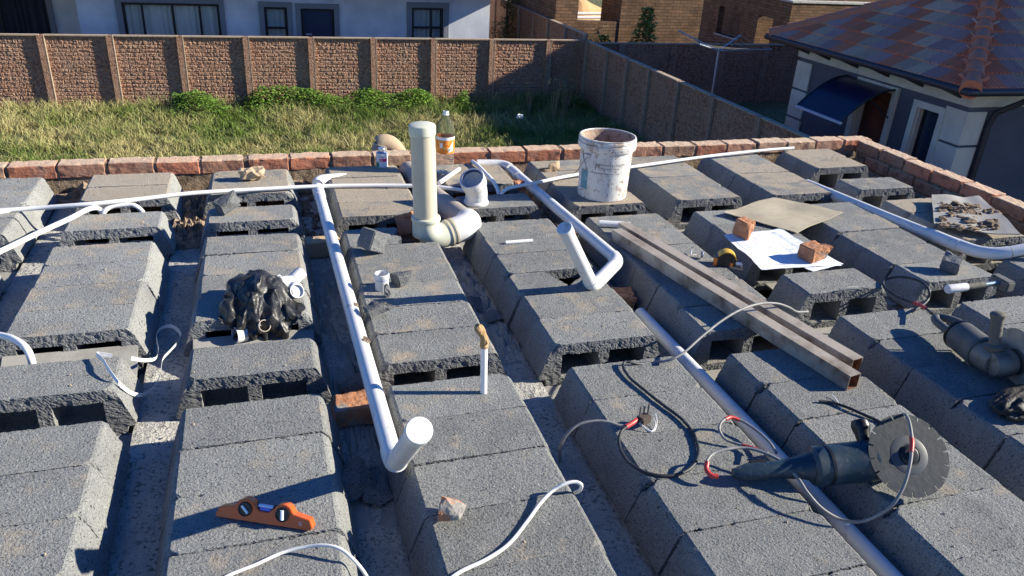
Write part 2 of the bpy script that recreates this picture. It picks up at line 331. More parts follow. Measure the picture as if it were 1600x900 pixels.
def strew(name, m, pts, hmin, hmax, wd, cols, seed, lean=.35, label=None, cat=None, segs=2):
    rng = np.random.default_rng(seed); n = len(pts)
    h = rng.uniform(hmin, hmax, n) * pts[:, 3]; a = rng.uniform(0, 2 * np.pi, n); la = rng.uniform(0, 2 * np.pi, n); l = rng.uniform(0, lean, n) * h
    wx = np.cos(a) * wd / 2; wy = np.sin(a) * wd / 2; b = pts[:, :3]
    z = np.zeros(n)
    v0 = b + np.stack([wx, wy, z], 1); v1 = b - np.stack([wx, wy, z], 1)
    mid = b + np.stack([np.cos(la) * l * .3, np.sin(la) * l * .3, h * .55], 1)
    v2 = mid + np.stack([wx, wy, z], 1) * .8; v3 = mid - np.stack([wx, wy, z], 1) * .8
    v4 = b + np.stack([np.cos(la) * l, np.sin(la) * l, h], 1)
    vs = np.stack([v0, v1, v2, v3, v4], 1).reshape(-1, 3)
    i = np.arange(n) * 5
    tri = np.stack([i, i + 1, i + 3, i, i + 3, i + 2, i + 2, i + 3, i + 4], 1).reshape(-1)
    me = bpy.data.meshes.new(name); me.vertices.add(len(vs)); me.vertices.foreach_set('co', vs.ravel())
    nf = n * 3; me.loops.add(nf * 3); me.loops.foreach_set('vertex_index', tri.astype(np.int32)); me.polygons.add(nf)
    me.polygons.foreach_set('loop_start', np.arange(nf, dtype=np.int32) * 3); me.update(calc_edges=True)
    ca = me.color_attributes.new('tint', 'FLOAT_COLOR', 'POINT')
    C = cols(pts, rng); ca.data.foreach_set('color', np.repeat(np.concatenate([C, np.ones((n, 1))], 1), 5, axis=0).astype(np.float32).ravel())
    me.materials.append(M[m]); o = bpy.data.objects.new(name, me); col.objects.link(o)
    tag(o, label, cat, kind='stuff'); return o
rng = np.random.default_rng(3)
def patches(x, y, s, o=0):
    return np.array([noise.noise(Vector((a * s + o, b * s, o))) for a, b in zip(x, y)])
N = 150000
gx = rng.uniform(-9, 7.6, N); gy = rng.uniform(12.2, 18.5, N)
cell = patches(gx[:N], gy[:N], .9, 4); fine = patches(gx, gy, 3.5, 9)
keep = rng.uniform(-.6, .5, N) < fine + .35
gx, gy, cell, fine = gx[keep], gy[keep], cell[keep], fine[keep]
nearwall = np.clip((gy - 17.2) / 1.2, 0, 1)
hh = .75 + .9 * fine + .6 * nearwall + .5 * cell
gp = np.stack([gx, gy, np.full(len(gx), -3.02), np.clip(hh, .35, 1.7)], 1)
def gcols(p, r):
    n = len(p); c = patches(p[:, 0], p[:, 1], .7, 21) * 1.1 + patches(p[:, 0], p[:, 1], 2.6, 2) * .6 + r.normal(0, .28, n)
    t = np.clip(.5 + c + .1 * np.clip(-p[:, 0], -3, 3) / 3, 0, 1)[:, None]
    green = np.array([.13, .20, .035]); straw = np.array([.42, .37, .17])
    k = r.uniform(.65, 1.3, (n, 1)); return (green * (1 - t) + straw * t) * k
strew('lawn_grass', 'grass', gp, .07, .26, .013, gcols, 5, 1.3, 'rough uncut green and straw grass filling the yard below the garden wall', 'grass')
# bright green ground cover along the wall
N = 26000
wx = rng.uniform(-1.9, 4.6, N); wy = 18.45 - np.abs(rng.normal(0, .42, N))
dens = np.array([noise.noise(Vector((a * 1.1, b * 1.4, 3))) for a, b in zip(wx, wy)])
keep = dens > .0 + .25 * rng.uniform(-1, 1, len(dens)); wx, wy, dens = wx[keep], wy[keep], dens[keep]
def leafy(name, X, Y, Z, size, cols, seed, label, cat, m='leaf', kind='stuff', parent=None):
    r = np.random.default_rng(seed); n = len(X); a = r.uniform(0, 6.28, n); s = size * r.uniform(.6, 1.3, n)
    t = r.uniform(-.7, .7, n)
    u = np.stack([np.cos(a), np.sin(a), t * .7], 1) * s[:, None]; v = np.stack([-np.sin(a), np.cos(a), r.uniform(-.6, .6, n)], 1) * s[:, None] * .6
    c = np.stack([X, Y, Z], 1); vs = np.stack([c - u, c - v, c + u, c + v], 1).reshape(-1, 3)
    me = bpy.data.meshes.new(name); me.from_pydata(vs.tolist(), [], (np.arange(n * 4).reshape(-1, 4)).tolist())
    ca = me.color_attributes.new('tint', 'FLOAT_COLOR', 'POINT')
    C = cols * r.uniform(.6, 1.35, (n, 1)); ca.data.foreach_set('color', np.repeat(np.concatenate([C, np.ones((n, 1))], 1), 4, axis=0).astype(np.float32).ravel())
    me.materials.append(M[m]); o = bpy.data.objects.new(name, me); col.objects.link(o)
    if parent: o.parent = parent
    elif label: tag(o, label, cat, kind=kind)
    return o
leafy('ground_cover', wx, wy, -2.98 + rng.uniform(.03, .26, len(wx)) * (1 + 1.5 * dens), .028, np.array([[.13, .24, .035]]), 8, 'bright green leafy creeper along the foot of the garden wall', 'weeds')
# short lawn behind the side wall
N = 20000
gp2 = np.stack([rng.uniform(7.85, 9.6, N), rng.uniform(10, 18, N), np.full(N, -3.01), np.ones(N)], 1)
strew('mown_lawn', 'grass', gp2, .03, .07, .012, lambda p, r: np.array([[.06, .16, .02]]) * r.uniform(.7, 1.3, (len(p), 1)), 6, .5, 'short green lawn in the passage beside the dark grey house', 'grass')

# ================================================================== PRECAST WALLS
def panel_mesh(seed):
    W, H_, nx, nz_ = 1.0, 1.8, 110, 150
    rr = random.Random(seed); vs = []
    rows = [(i * .128) for i in range(13)]
    hts = {}
    for j in range(nz_ + 1):
        z = H_ * j / nz_
        for i in range(nx + 1):
            x = W * i / nx
            if z > 1.63:     # soldier course
                bi = int(x / .075); fx = (x / .075) % 1; e = min(fx, 1 - fx) * .075; e2 = min(z - 1.63, 1.8 - z)
                key = ('s', bi)
            else:
                rj = int(z / .0815); fx = (x / .19 + .5 * (rj % 2)) % 1; bi = int(x / .19 + .5 * (rj % 2)); e = min(fx, 1 - fx) * .19; fz = (z / .0815) % 1; e2 = min(fz, 1 - fz) * .0815
                key = (rj, bi)
            if key not in hts: hts[key] = rr.uniform(.6, 1.)
            k = min(1, min(e, e2) / .014)
            p = Vector((x * 22 + seed * 9, z * 30, seed)); q = noise.noise(p) * .5 + .5; q2 = noise.noise(p * 2.3) * .5 + .5
            d = k * (.006 * hts[key] + .020 * q * q2 * 2 * hts[key]) + .004 * q2
            if i in (0, nx) or j in (0, nz_): d = 0
            vs.append((x - .5, -d, z))
    fs = [(j * (nx + 1) + i, j * (nx + 1) + i + 1, (j + 1) * (nx + 1) + i + 1, (j + 1) * (nx + 1) + i) for j in range(nz_) for i in range(nx)]
    b = len(vs); fr = [0, nx, nz_ * (nx + 1) + nx, nz_ * (nx + 1)]
    vs += [(vs[k][0], .05, vs[k][2]) for k in fr]
    fs += [(fr[0], b, b + 1, fr[1]), (fr[1], b + 1, b + 2, fr[2]), (fr[3], fr[2], b + 2, b + 3), (fr[0], fr[3], b + 3, b), (b, b + 3, b + 2, b + 1)]
    me = bpy.data.meshes.new('rockface_panel'); me.from_pydata(vs, [], fs); me.materials.append(M['precast']); return me
PM = [panel_mesh(s) for s in range(3)]
def precast_post(name, h):
    m = MB(); m.b2((-.075, -.085, 0), (.055, .04, h)); return m
def precast_wall(name, A, B, ztop, posts, label, flip=1):
    A = Vector(A); B = Vector(B); d = (B - A).normalized(); ang = math.atan2(d.y, d.x)
    root = empty(name, (A.x, A.y, ztop - 1.8), label, 'garden wall')
    pm = MB(); pm.b2((-.07, -.078, 0), (.05, .04, 1.82)); pe = None
    cm = MB(); cm.b2((.05, -.081, 0), (.066, -.02, 1.822))
    for i, t in enumerate(posts):
        p = A + d * t
        if pe is None:
            pe = pm.build('post', 'precast', None, sub=0); ce = cm.build('post_edge', 'coping', None); pd, cd = pe.data, ce.data
        else:
            pe = bpy.data.objects.new('post', pd); col.objects.link(pe); ce = bpy.data.objects.new('post_edge', cd); col.objects.link(ce)
        pe.parent = root; pe.location = p - root.location; pe.location.z = 0; pe.rotation_euler.z = ang
        ce.parent = pe
        if i + 1 < len(posts):
            L_ = posts[i + 1] - t; q = A + d * (t + L_ / 2)
            po = bpy.data.objects.new('panel', PM[i % 3]); col.objects.link(po); po.parent = root
            po.location = q - root.location; po.location.z = 0; po.rotation_euler.z = ang; po.scale.x = L_ - .08
            cp = MB(); cp.b2((-.5, -.055, 1.80), (.5, .055, 1.825)); co = cp.build('coping', 'coping', None); co.parent = po
            co.scale.x = 1
    return root
X0 = -8.3
xs = [-8.3, -6.95, -5.6, -4.29, -3.01, -1.65, -.31, 1.07, 2.46, 3.86, 5.28, 6.72, 7.6]
precast_wall('precast_wall', (X0, 18.6, 0), (7.6, 18.6, 0), -1.5, [x - X0 for x in xs], 'sunlit rockface precast garden wall across the back of the grassy yard')
ys = [18.5, 17.21, 16.08, 14.99, 13.71, 12.38, 10.9, 9.5, 8.1, 6.7, 5.3]
precast_wall('precast_wall', (7.72, 18.5, 0), (7.72, 5.3, 0), -1.5, [18.5 - y for y in ys], 'shaded precast boundary wall running toward the viewer on the right of the yard')
precast_wall('precast_wall', (7.85, 18.2, 0), (14.6, 18.2, 0), -1.5, [0, .62, 2.05, 3.45, 4.75, 6.1, 6.74], 'dark shaded precast wall behind the rotary clothes line')
precast_wall('precast_wall', (7.75, 31, 0), (7.75, 18.75, 0), -1.38, [i * 1.36 for i in range(10)], 'far precast wall running back between the white house and the half built house')

# ================================================================== WHITE HOUSE
def facade_window(root, x0, x1, z0, z1, Y, trim, mull, inside, bars=(), pane='glass'):
    f = MB(); w_ = .06
    f.b2((x0, Y - .03, z0), (x0 + w_, Y + .03, z1)); f.b2((x1 - w_, Y - .03, z0), (x1, Y + .03, z1))
    f.b2((x0 + w_, Y - .03, z1 - w_), (x1 - w_, Y + .03, z1)); f.b2((x0 + w_, Y - .03, z0), (x1 - w_, Y + .03, z0 + w_))
    for m_ in mull: f.b2((m_ - .025, Y - .028, z0 + w_), (m_ + .025, Y + .028, z1 - w_))
    for z in bars: f.b2((x0 + w_, Y - .026, z - .025), (x1 - w_, Y + .026, z + .025))
    fo = f.build('window', 'frame', root)
    if trim:
        t = MB(); k = trim
        t.b2((x0 - k, Y - .12, z0 - k), (x0 - .003, Y + .04, z1 + k)); t.b2((x1 + .003, Y - .12, z0 - k), (x1 + k, Y + .04, z1 + k))
        t.b2((x0 - .003, Y - .12, z1 + .003), (x1 + .003, Y + .04, z1 + k)); t.b2((x0 - .003, Y - .12, z0 - k), (x1 + .003, Y + .04, z0 - .003))
        t.build('trim', 'trimgrey', fo)
    if inside:
        g_ = MB(); n_ = int((x1 - x0) / .02); zz = (z0 + w_, z1 - w_)
        vs = []; 
        for i in range(n_ + 1):
            x = x0 + w_ + (x1 - x0 - 2 * w_) * i / n_; y = Y + .10 + .025 * math.sin(x * 42 + math.sin(x * 9) * 2)
            vs += [(x, y, zz[0]), (x, y, zz[1])]
        g_.add(vs, [(2 * i, 2 * i + 2, 2 * i + 3, 2 * i + 1) for i in range(n_)])
        g_.build('curtain', inside, fo, smooth=True)
    return fo
HY = 21.0
wh = empty('white_house', (0, HY, -3), 'pale painted house with dark framed windows behind the back garden wall', 'house')
def wall_with_holes(mb, x0, x1, z0, z1, y0, y1, holes):
    xsx = sorted({x0, x1, *[h[0] for h in holes], *[h[1] for h in holes]})
    for a, b in zip(xsx[:-1], xsx[1:]):
        m_ = (a + b) / 2; zz = z0
        for h in sorted([h for h in holes if h[0] < m_ < h[1]], key=lambda h: h[2]):
            if h[2] > zz: mb.b2((a, y0, zz), (b, y1, h[2]))
            zz = h[3]
        mb.b2((a, y0, zz), (b, y1, z1))
wm = MB(); holes = [(-3.05, -.9, -2.6, -1.1), (.13, .68, -2.5, -1.14), (1.0, 1.82, -3.0, -1.16), (3.78, 4.62, -2.5, -1.08)]
wall_with_holes(wm, -3.99, 5.87, -3.1, -.5, HY, HY + .23, holes)
wm.b2((-3.99, HY + .23, -3.1), (-3.76, HY + 1.6, -.5)); wm.b2((5.64, HY + .23, -3.1), (5.87, HY + 8, -.5))
wall_with_holes(wm, -12, -3.99, -3.1, -.5, HY + 1.6, HY + 1.83, [(-6.9, -4.95, -2.7, -1.0)])
wm.b2((-12, HY + 9, -3.1), (5.87, HY + 9.2, -.5))
wm.build('wall', 'wallwhite', wh)
facade_window(wh, -3.05, -.9, -2.6, -1.1, HY + .06, .12, (-2.62, -1.95, -1.35), 'curtain')
facade_window(wh, .13, .68, -2.5, -1.14, HY + .06, .12, (), 'blind', (-1.64,))
facade_window(wh, 3.78, 4.62, -2.5, -1.08, HY + .06, .13, (4.3,), 'blind', (-1.58,))
facade_window(wh, -6.9, -4.95, -2.7, -1.0, HY + 1.66, .12, (-6.0,), 'curtaindark')
dr = facade_window(wh, 1.0, 1.82, -3.0, -1.16, HY + .06, .12, (), None); dr.name = 'glazed_door'
d = MB(); d.b2((1.06, HY + .07, -2.94), (1.76, HY + .08, -1.22)); d.build('pane', 'glassblue', dr)
d = MB(); d.b2((1.1, HY - .0, -1.79), (1.24, HY + .02, -1.765)); d.build('handle', 'awningrail', dr)
bk = MB()
bk.b2((-6.9, HY + 1.95, -2.7), (-4.95, HY + 1.97, -1.0)); bk.build('room', 'darkinside', wh)
for (x0, x1, z0, z1) in holes[:2] + holes[3:]: bk = MB(); bk.b2((x0, HY + .35, z0), (x1, HY + .37, z1)); bk.build('room', 'darkinside', wh)
rf = MB(); ez = -.55
o = .62; a, b, c_, d_ = (-12.6, HY - o), (5.87 + o, HY - o), (5.87 + o, HY + 9.8), (-12.6, HY + 9.8)
rf.add([(*a, ez), (*b, ez), (*c_, ez), (*d_, ez), (-7, HY + 4.6, ez + 2.6), (1, HY + 4.6, ez + 2.6), (*a, ez - .12), (*b, ez - .12), (*c_, ez - .12), (*d_, ez - .12)],
       [(0, 1, 5, 4), (1, 2, 5), (2, 3, 4, 5), (3, 0, 4), (0, 6, 7, 1), (1, 7, 8, 2), (2, 8, 9, 3), (3, 9, 6, 0), (6, 9, 8, 7)])
rf.build('roof', 'hip', wh)

# ================================================================== HALF-BUILT HOUSE
hb = empty('half_built_house', (15.9, 22, -3), 'roofless half built yellow brick house with empty window openings beyond the walls', 'house')
bw = MB()
def xwall(mb, Y0, Y1, X, th, z0, z1, holes):   # wall along Y
    yy = sorted({Y0, Y1, *[h[0] for h in holes], *[h[1] for h in holes]})
    for a, b in zip(yy[:-1], yy[1:]):
        m_ = (a + b) / 2; zz = z0
        for h in sorted([h for h in holes if h[0] < m_ < h[1]], key=lambda h: h[2]):
            if h[2] > zz: mb.b2((X, a, zz), (X + th, b, h[2]))
            zz = h[3]
        if z1 > zz: mb.b2((X, a, zz), (X + th, b, z1))
xwall(bw, 22.0, 27.3, 15.91, .23, -3.1, -.82, [(24.74, 26.22, -2.33, -1.4), (22.85, 23.7, -3.1, -1.4)])
bw.b2((16.14, 22.0, -3.1), (22.5, 22.23, -.82))
yw = 21.3; hx0 = [atY(q, 20, yw).x for q in (868, 903, 970, 1097)]
bw.b2((hx0[2], yw, -3.1), (hx0[3], yw + .23, 1.0)); bw.b2((hx0[2], yw + .23, -3.1), (hx0[2] + .23, atX(938, 30, hx0[2]).y, 1.0))
bw.b2((hx0[0], yw, -3.1), (hx0[1], yw + .23, 1.0)); bw.b2((hx0[0], yw + .23, -3.1), (hx0[0] + .23, 25.4, 1.0))
bw.b2((hx0[1], yw + .02, -3.1), (hx0[2], yw + .21, atY(920, 33, yw).z))
bw.build('wall', 'ybrick', hb); bw = MB(); bw.b2((17.4, 25.11, -3.1), (17.6, 33, -.7)); bw.b2((16.14, 24.9, -3.1), (22, 25.1, -.85))
bw.build('wall', 'ybrick', hb)
d = MB(); d.b2((15.88, 21.97, -.82), (22.5, 22.26, -.76)); d.b2((15.88, 22.26, -.82), (16.17, 23.2, -.76)); d.b2((15.86, 24.7, -2.39), (16.16, 26.25, -2.33)); d.build('concrete_sill', 'rib', hb)
pl = empty('timber_pallet', (16.8, 25.3, -3), 'brown timber pallet leaning inside the window opening of the unfinished house', 'pallet')
pm = MB()
for k in range(7): pm.b2((16.6, 24.75 , -2.9 + k * .19), (16.64, 25.75, -2.78 + k * .19))
pm.b2((16.645, 24.75, -2.9), (16.7, 24.83, -1.65)); pm.b2((16.645, 25.67, -2.9), (16.7, 25.75, -1.65)); pm.build('slats', 'timber', pl)
s = MB(); hp = atY(912, 30, 30); s.lathe([(2.3, 0), (1.5, .6), (.7, 1.15), (.05, 1.5)], (hp.x - .4, 30, -3.02), seg=28); so_ = s.build('sand_heap', 'sand', smooth=True, sub=1, disp=(.25, 1.2, 3))
tag(so_, 'orange heap of building sand seen through the gap in the half built house', 'sand heap')
pq = atY(925, 22, 28); pz = empty('pipe_bundle', pq, 'pale pipes lying beyond the gap in the unfinished house', 'pipes'); s = MB()
for k in range(3): s.tube([pq + V(-1.4, 0, .0 - k * .14), pq + V(1.6, .3, -k * .14)], .05, 8)
s.b2((pq.x - 1, pq.y - .1, -3.0), (pq.x - .9, pq.y + .2, pq.z - .33)); s.b2((pq.x + 1, pq.y, -3), (pq.x + 1.1, pq.y + .3, pq.z - .33)); s.build('pipes', 'conduit', pz)

def bush(name, c, r, h, n, colr, seed, label, leaf=.05, stems=5, group=None):
    root = empty(name, c, label, 'bush' if 'bush' in name else 'plant', group); rg = np.random.default_rng(seed)
    th = rg.uniform(0, 6.28, n); zz = rg.uniform(.08, 1, n) ** .8; rad = r * np.sqrt(rg.uniform(0, 1, n)) * np.sin(np.clip(zz, .05, .97) * 3.0) ** .5
    nn = np.array([noise.noise(Vector((math.cos(t) * 2, math.sin(t) * 2, z_ * 4 + seed))) for t, z_ in zip(th, zz)]); rad *= 1 + nn * .8
    k = nn > -.3
    o = leafy('leaves', (rad * np.cos(th))[k], (rad * np.sin(th))[k], (zz * h)[k], leaf, np.array([colr]), seed, None, None, parent=root)
    s = MB(); rr = random.Random(seed)
    for i in range(stems):
        a = rr.uniform(0, 6.28); q = r * rr.uniform(.2, .6)
        s.tube([(0, 0, 0), (q * .4 * math.cos(a), q * .4 * math.sin(a), h * .45), (q * math.cos(a), q * math.sin(a), h * rr.uniform(.75, .98))], [.02, .012, .004], 6)
    so2 = s.build('stem', 'stem', None); so2.parent = root; return root
bush('bush', (*atY(815, 20, 25).xy, -3.0), .8, 2.1, 9000, (.13, .14, .05), 1, 'tall scrubby olive bush behind the far wall beside the white house', .04)
bush('bush', (*atY(785, 10, 29).xy, -3.0), 1.0, 2.0, 7000, (.09, .10, .045), 2, 'dark scrubby bush against the shaded brick wall of the unfinished house', .05)
bush('weed', (*atY(945, 40, 20.6).xy, -3.0), .3, 1.35, 800, (.28, .30, .07), 3, 'small yellow green weed in front of the dark gap in the unfinished house', .05)
bush('weed', (*atY(952, 40, 20.2).xy, -3.0), .25, 1.0, 900, (.25, .27, .08), 4, 'second yellow green weed right of the gap before the brick wall', .05)
bush('sapling', (*atY(1010, 40, 20.0).xy, -3.0), .3, 2.15, 1500, (.20, .26, .06), 5, 'tall thin yellow green sapling against the sunlit brick wall', .06)
for i, (x, y, h) in enumerate([(8.3, 22.6, 1.75), (8.6, 22.2, 1.9), (9.3, 21.4, 1.6)]):
    bush('dry_weed', (x, y, -3), .25, h, 260, (.30, .24, .13), 11 + i, ['thin straw coloured dry weed left of two others behind the far wall', 'taller straw coloured dry weed in the middle behind the far wall', 'short straw coloured dry weed nearest the wall corner'][i], .03, 9)
rr = random.Random(5)
for i in range(4):
    bush('tall_weed', (5.9 + .35 * i, [17.3, 16.6, 16.9, 17.6][i], -3), .3, [.75, 1.0, .9, .7][i], 340, (.17, .16, .08), 31 + i, ['low dry seed weed at the left of the shaded wall corner', 'tallest dry seed weed standing in the shaded wall corner', 'dry seed weed just right of the tallest one in the wall corner', 'dry seed weed closest to the shaded side wall'][i], .02, 12)

# ================================================================== DARK GREY HOUSE (right)
XH, YN, YF = 9.7, 8.82, 12.85
gh = empty('grey_house', (XH, YN, -3), 'dark grey house with cream trim and a red and grey tiled hip roof', 'house')
m_ = MB(); xwall(m_, YN, YF, XH, .23, -3.1, -.62, [(9.27, 9.72, -2.3, -1.07), (10.3, 11.05, -3.1, -1.0)])
m_.b2((XH + .23, YN, -3.1), (20, YN + .23, -.62)); m_.b2((XH + .23, YF - .23, -3.1), (20, YF, -.62)); m_.b2((19.8, YN + .23, -3.1), (20, YF - .23, -.62))
m_.build('wall', 'darkwall', gh)
m_ = MB()
# cornice band
m_.b2((XH - .04, YN - .04, -.86), (XH - .002, YF + .04, -.6)); m_.b2((XH - .002, YN - .04, -.86), (20, YN - .002, -.6))
m_.build('cornice', 'cream', gh)
def quoin(y0, y1, wrap):
    q = MB()
    for k in range(4):
        z1 = -.93 - k * .53; z0 = z1 - .49
        q.b2((XH - .035, y0, z0), (XH - .002, y1, z1))
        if wrap: q.b2((XH - .035, YN - .035, z0), (XH + .32, YN - .002, z1))
    q.build('quoin', 'cream', gh)
quoin(YF - .42, YF + .02, False); quoin(YN - .002, YN + .37, True)
def surround(name, y0, y1, z0, z1, k, bottom=True):
    q = MB(); q.b2((XH - .05, y0 - k, z0), (XH + .0, y0, z1 + k)); q.b2((XH - .05, y1, z0), (XH + .0, y1 + k, z1 + k)); q.b2((XH - .05, y0, z1), (XH + .0, y1, z1 + k))
    q.b2((XH, y0 - .001, z0), (XH + .14, y0 + .02, z1)); q.b2((XH, y1 - .02, z0), (XH + .14, y1 + .001, z1))
    if bottom: q.b2((XH - .05, y0 - k, z0 - k), (XH + .0, y1 + k, z0))
    return q
w1 = MB(); w1.b2((XH + .10, 9.29, -2.3), (XH + .13, 9.70, -1.07)); wo = w1.build('window', 'glass', gh)
surround('s', 9.27, 9.72, -2.3, -1.07, .10).build('surround', 'cream', wo)
f = MB(); f.b2((XH + .08, 9.29, -2.3), (XH + .10, 9.33, -1.07)); f.b2((XH + .08, 9.66, -2.3), (XH + .10, 9.70, -1.07)); f.b2((XH + .08, 9.33, -1.11), (XH + .10, 9.66, -1.07)); f.build('frame', 'frame', wo)
d = MB(); d.b2((XH + .12, 10.32, -3.0), (XH + .16, 11.03, -1.0)); do = d.build('door', 'door', gh)
q = MB()
for zc in (-1.4, -2.0, -2.6): q.b2((XH + .105, 10.42, zc - .22), (XH + .121, 10.93, zc + .2))
q.build('door_panel', 'door', do)
surround('s', 10.3, 11.05, -3.05, -1.0, .11, False).build('surround', 'cream', do)
# awning
aw = empty('awning', (XH, 10.8, -1.0), 'curved dark blue awning over the brown side door of the grey house', 'awning')
y0, y1 = 10.25, 11.4; n = 14; prof = []
for i in range(n + 1):
    t = i / n; prof.append((XH - .06 - .9 * t, -.93 - .5 * t ** 1.9))
s = MB(); vs = [(x, y, z + dz) for dz in (0, -.006) for y in (y0, y1) for x, z in prof]
k = n + 1; fs = [(i, i + 1, k + i + 1, k + i) for i in range(n)] + [(2 * k + i + 1, 2 * k + i, 3 * k + i, 3 * k + i + 1) for i in range(n)]
s.add(vs, fs); s.build('sheet', 'awning', aw, smooth=True)
for yy in (y0, y1): s = MB(); s.tube([(x, yy, z + .004) for x, z in prof], .018, 8); s.tube([(XH - .02, yy, -1.45), (XH - .02, yy, -.93)], .018, 8); s.tube([(XH - .02, yy, -1.4), (prof[7][0], yy, prof[7][1])], .012, 8); s.build('bracket', 'gutter', aw, smooth=True)
s = MB(); s.b2((prof[-1][0] - .02, y0 - .02, prof[-1][1] - .03), (prof[-1][0] + .02, y1 + .02, prof[-1][1] + .01)); s.build('rail', 'awningrail', aw)
# roof
EX, EY0, EY1, EZ, PT = 9.2, 8.44, 13.2, -.53, .52
AP = (EY1 - EY0) / 2; YR = (EY0 + EY1) / 2
rr = random.Random(9)
TC = [(.66, .22, .12), (.48, .27, .23), (.60, .37, .25)]
def tile_field(mb, org, ux, uy, width_at, rows, uw=.30, uh=.32, colseed=0):
    """org eave corner, ux along eave, uy up the slope (unit, 3D), width_at(v)->(u0,u1)"""
    ux = Vector(ux); uy = Vector(uy); un = ux.cross(uy).normalized()
    if un.z < 0: un = -un
    for r_ in range(rows):
        v0 = r_ * uh; u0, u1 = width_at(v0); 
        if u1 - u0 < .1: break
        i0 = math.floor(u0 / uw); i1 = math.ceil(u1 / uw)
        for i in range(i0, i1):
            run = (i + (r_ * 2)) // 1
            cc = TC[(int(math.floor((i + r_ * .55) / 1.35)) + r_ * 2 + int(noise.noise(Vector((i * .9, r_ * 1.3, colseed))) * 1.3)) % 3]; k = rr.uniform(.85, 1.12); cc = tuple(c * k for c in cc)
            a = max(i * uw, u0); b = min((i + 1) * uw, u1)
            if b - a < .02: continue
            nn = 20; vs = []
            for j, v_ in enumerate((v0 - .03, v0 + uh + .0)):
                h0 = .03 if j == 0 else .004
                for q in range(nn + 1):
                    u = a + (b - a) * q / nn; hw = .034 * abs(math.sin(math.pi * u / .075)) ** .8
                    vs.append(org + ux * u + uy * v_ + un * (h0 + hw))
            for q in range(nn + 1):
                u = a + (b - a) * q / nn; vs.append(org + ux * u + uy * (v0 - .03) + un * (-.005))
            mb.add(vs, [(q, q + 1, nn + 2 + q, nn + 1 + q) for q in range(nn)] + [(2 * nn + 2 + q, 2 * nn + 3 + q, q + 1, q) for q in range(nn)], cc)
rf = empty('roof', (EX, EY0, EZ)); rf.parent = gh; rf.matrix_parent_inverse = gh.matrix_world.inverted()
sl = math.sqrt(1 + PT * PT)
tm = MB(); tile_field(tm, V(EX, EY0, EZ), (0, 1, 0), V(1, 0, PT) / sl, lambda v: (v / sl, EY1 - EY0 - v / sl), 10)
tm.build('tiles', 'tile', rf)
tm = MB(); tile_field(tm, V(EX, EY0, EZ), (1, 0, 0), V(0, 1, PT) / sl, lambda v: (v / sl, 11.0), 8, colseed=4)
tm.build('tiles', 'tile', rf)
s = MB(); s.add([(EX, EY0, EZ - .02), (EX, EY1, EZ - .02), (EX + AP, YR, EZ + AP * PT - .02), (20.5, EY0, EZ - .02), (20.5, EY1, EZ - .02), (20.5 - AP, YR, EZ + AP * PT - .02)], [(0, 2, 1), (0, 3, 5, 2), (1, 2, 5, 4), (3, 4, 5), (0, 1, 4, 3)])
s.build('roof_deck', 'hip', rf)
def hipline(A, B, r=.13):
    A, B = Vector(A), Vector(B); L_ = (B - A).length; n_ = int(L_ / .32); s = MB()
    for i in range(n_):
        p = A + (B - A) * (i / n_) + V(0, 0, .03); q = A + (B - A) * ((i + 1.12) / n_) + V(0, 0, .02)
        s.tube([p, q], [r * 1.08, r * .9], 16)
    s.build('hip_tiles', 'hip', rf, smooth=True)
hipline((EX, EY0, EZ - .03), (EX + AP, YR, EZ + AP * PT)); hipline((EX, EY1, EZ - .03), (EX + AP, YR, EZ + AP * PT)); hipline((EX + AP, YR, EZ + AP * PT), (20.5 - AP, YR, EZ + AP * PT))
s = MB(); s.tube([(EX - .05, EY1 + .05, EZ - .03), (EX - .05, EY0 - .05, EZ - .03), (20, EY0 - .05, EZ - .03)], .055, 10); s.b2((EX + .02, EY0 + .02, EZ - .10), (EX + .045, EY1, EZ - .0)); s.b2((EX + .045, EY0 + .02, EZ - .1), (20, EY0 + .045, EZ)); s.build('gutter', 'gutter', gh, smooth=True)
s = MB()
for yy in (9.0, 9.75, 10.5, 11.25, 12.0, 12.6):
    s = MB(); s.add([(EX + .05, yy - .03, EZ - .02), (XH, yy - .03, EZ - .02), (XH, yy - .03, EZ - .26), (EX + .05, yy - .03, EZ - .1), (EX + .05, yy + .03, EZ - .02), (XH, yy + .03, EZ - .02), (XH, yy + .03, EZ - .26), (EX + .05, yy + .03, EZ - .1)], [(0, 1, 2, 3), (4, 7, 6, 5), (0, 3, 7, 4), (3, 2, 6, 7), (0, 4, 5, 1)])
    s.build('rafter_end', 'gutter', gh)
s = MB(); s.tube([(XH + .55, EY0 - .04, EZ - .05), (XH + .55, EY0 - .02, EZ - .16), (XH + .42, YN - .09, EZ - .40), (XH + .38, YN - .07, EZ - .6), (XH + .38, YN - .07, -3.0)], .045, 12); s.build('downpipe', 'gutter', gh, smooth=True)

# clothes line
cl = empty('clothes_line', (9.28, 15, -3), 'rotary clothes line with four arms standing in front of the dark wall', 'clothes line')
s = MB(); s.tube([(9.28, 15, -3), (9.25, 15, -1.08)], .026, 12); s.build('pole', 'galv', cl, smooth=True)
hub = V(9.25, 15, -1.12); ends = [atY(1206, 77, 14.75), atY(1060, 48, 16.2), atY(1093, 69, 13.9), atY(1157, 55, 16.0)]
for e in ends: s = MB(); s.tube([hub, e], .016, 8); s.build('arm', 'galv', cl, smooth=True)
s = MB(); order = [0, 3, 1, 2]
for f_ in (.45, .63, .8, .97):
    P = [hub + (ends[i] - hub) * f_ for i in order]
    for i in range(4):
        a, b = P[i], P[(i + 1) % 4]; s.tube([a, (a + b) / 2 - V(0, 0, .03), b], .0035, 4)
s.build('lines', 'wire', cl)

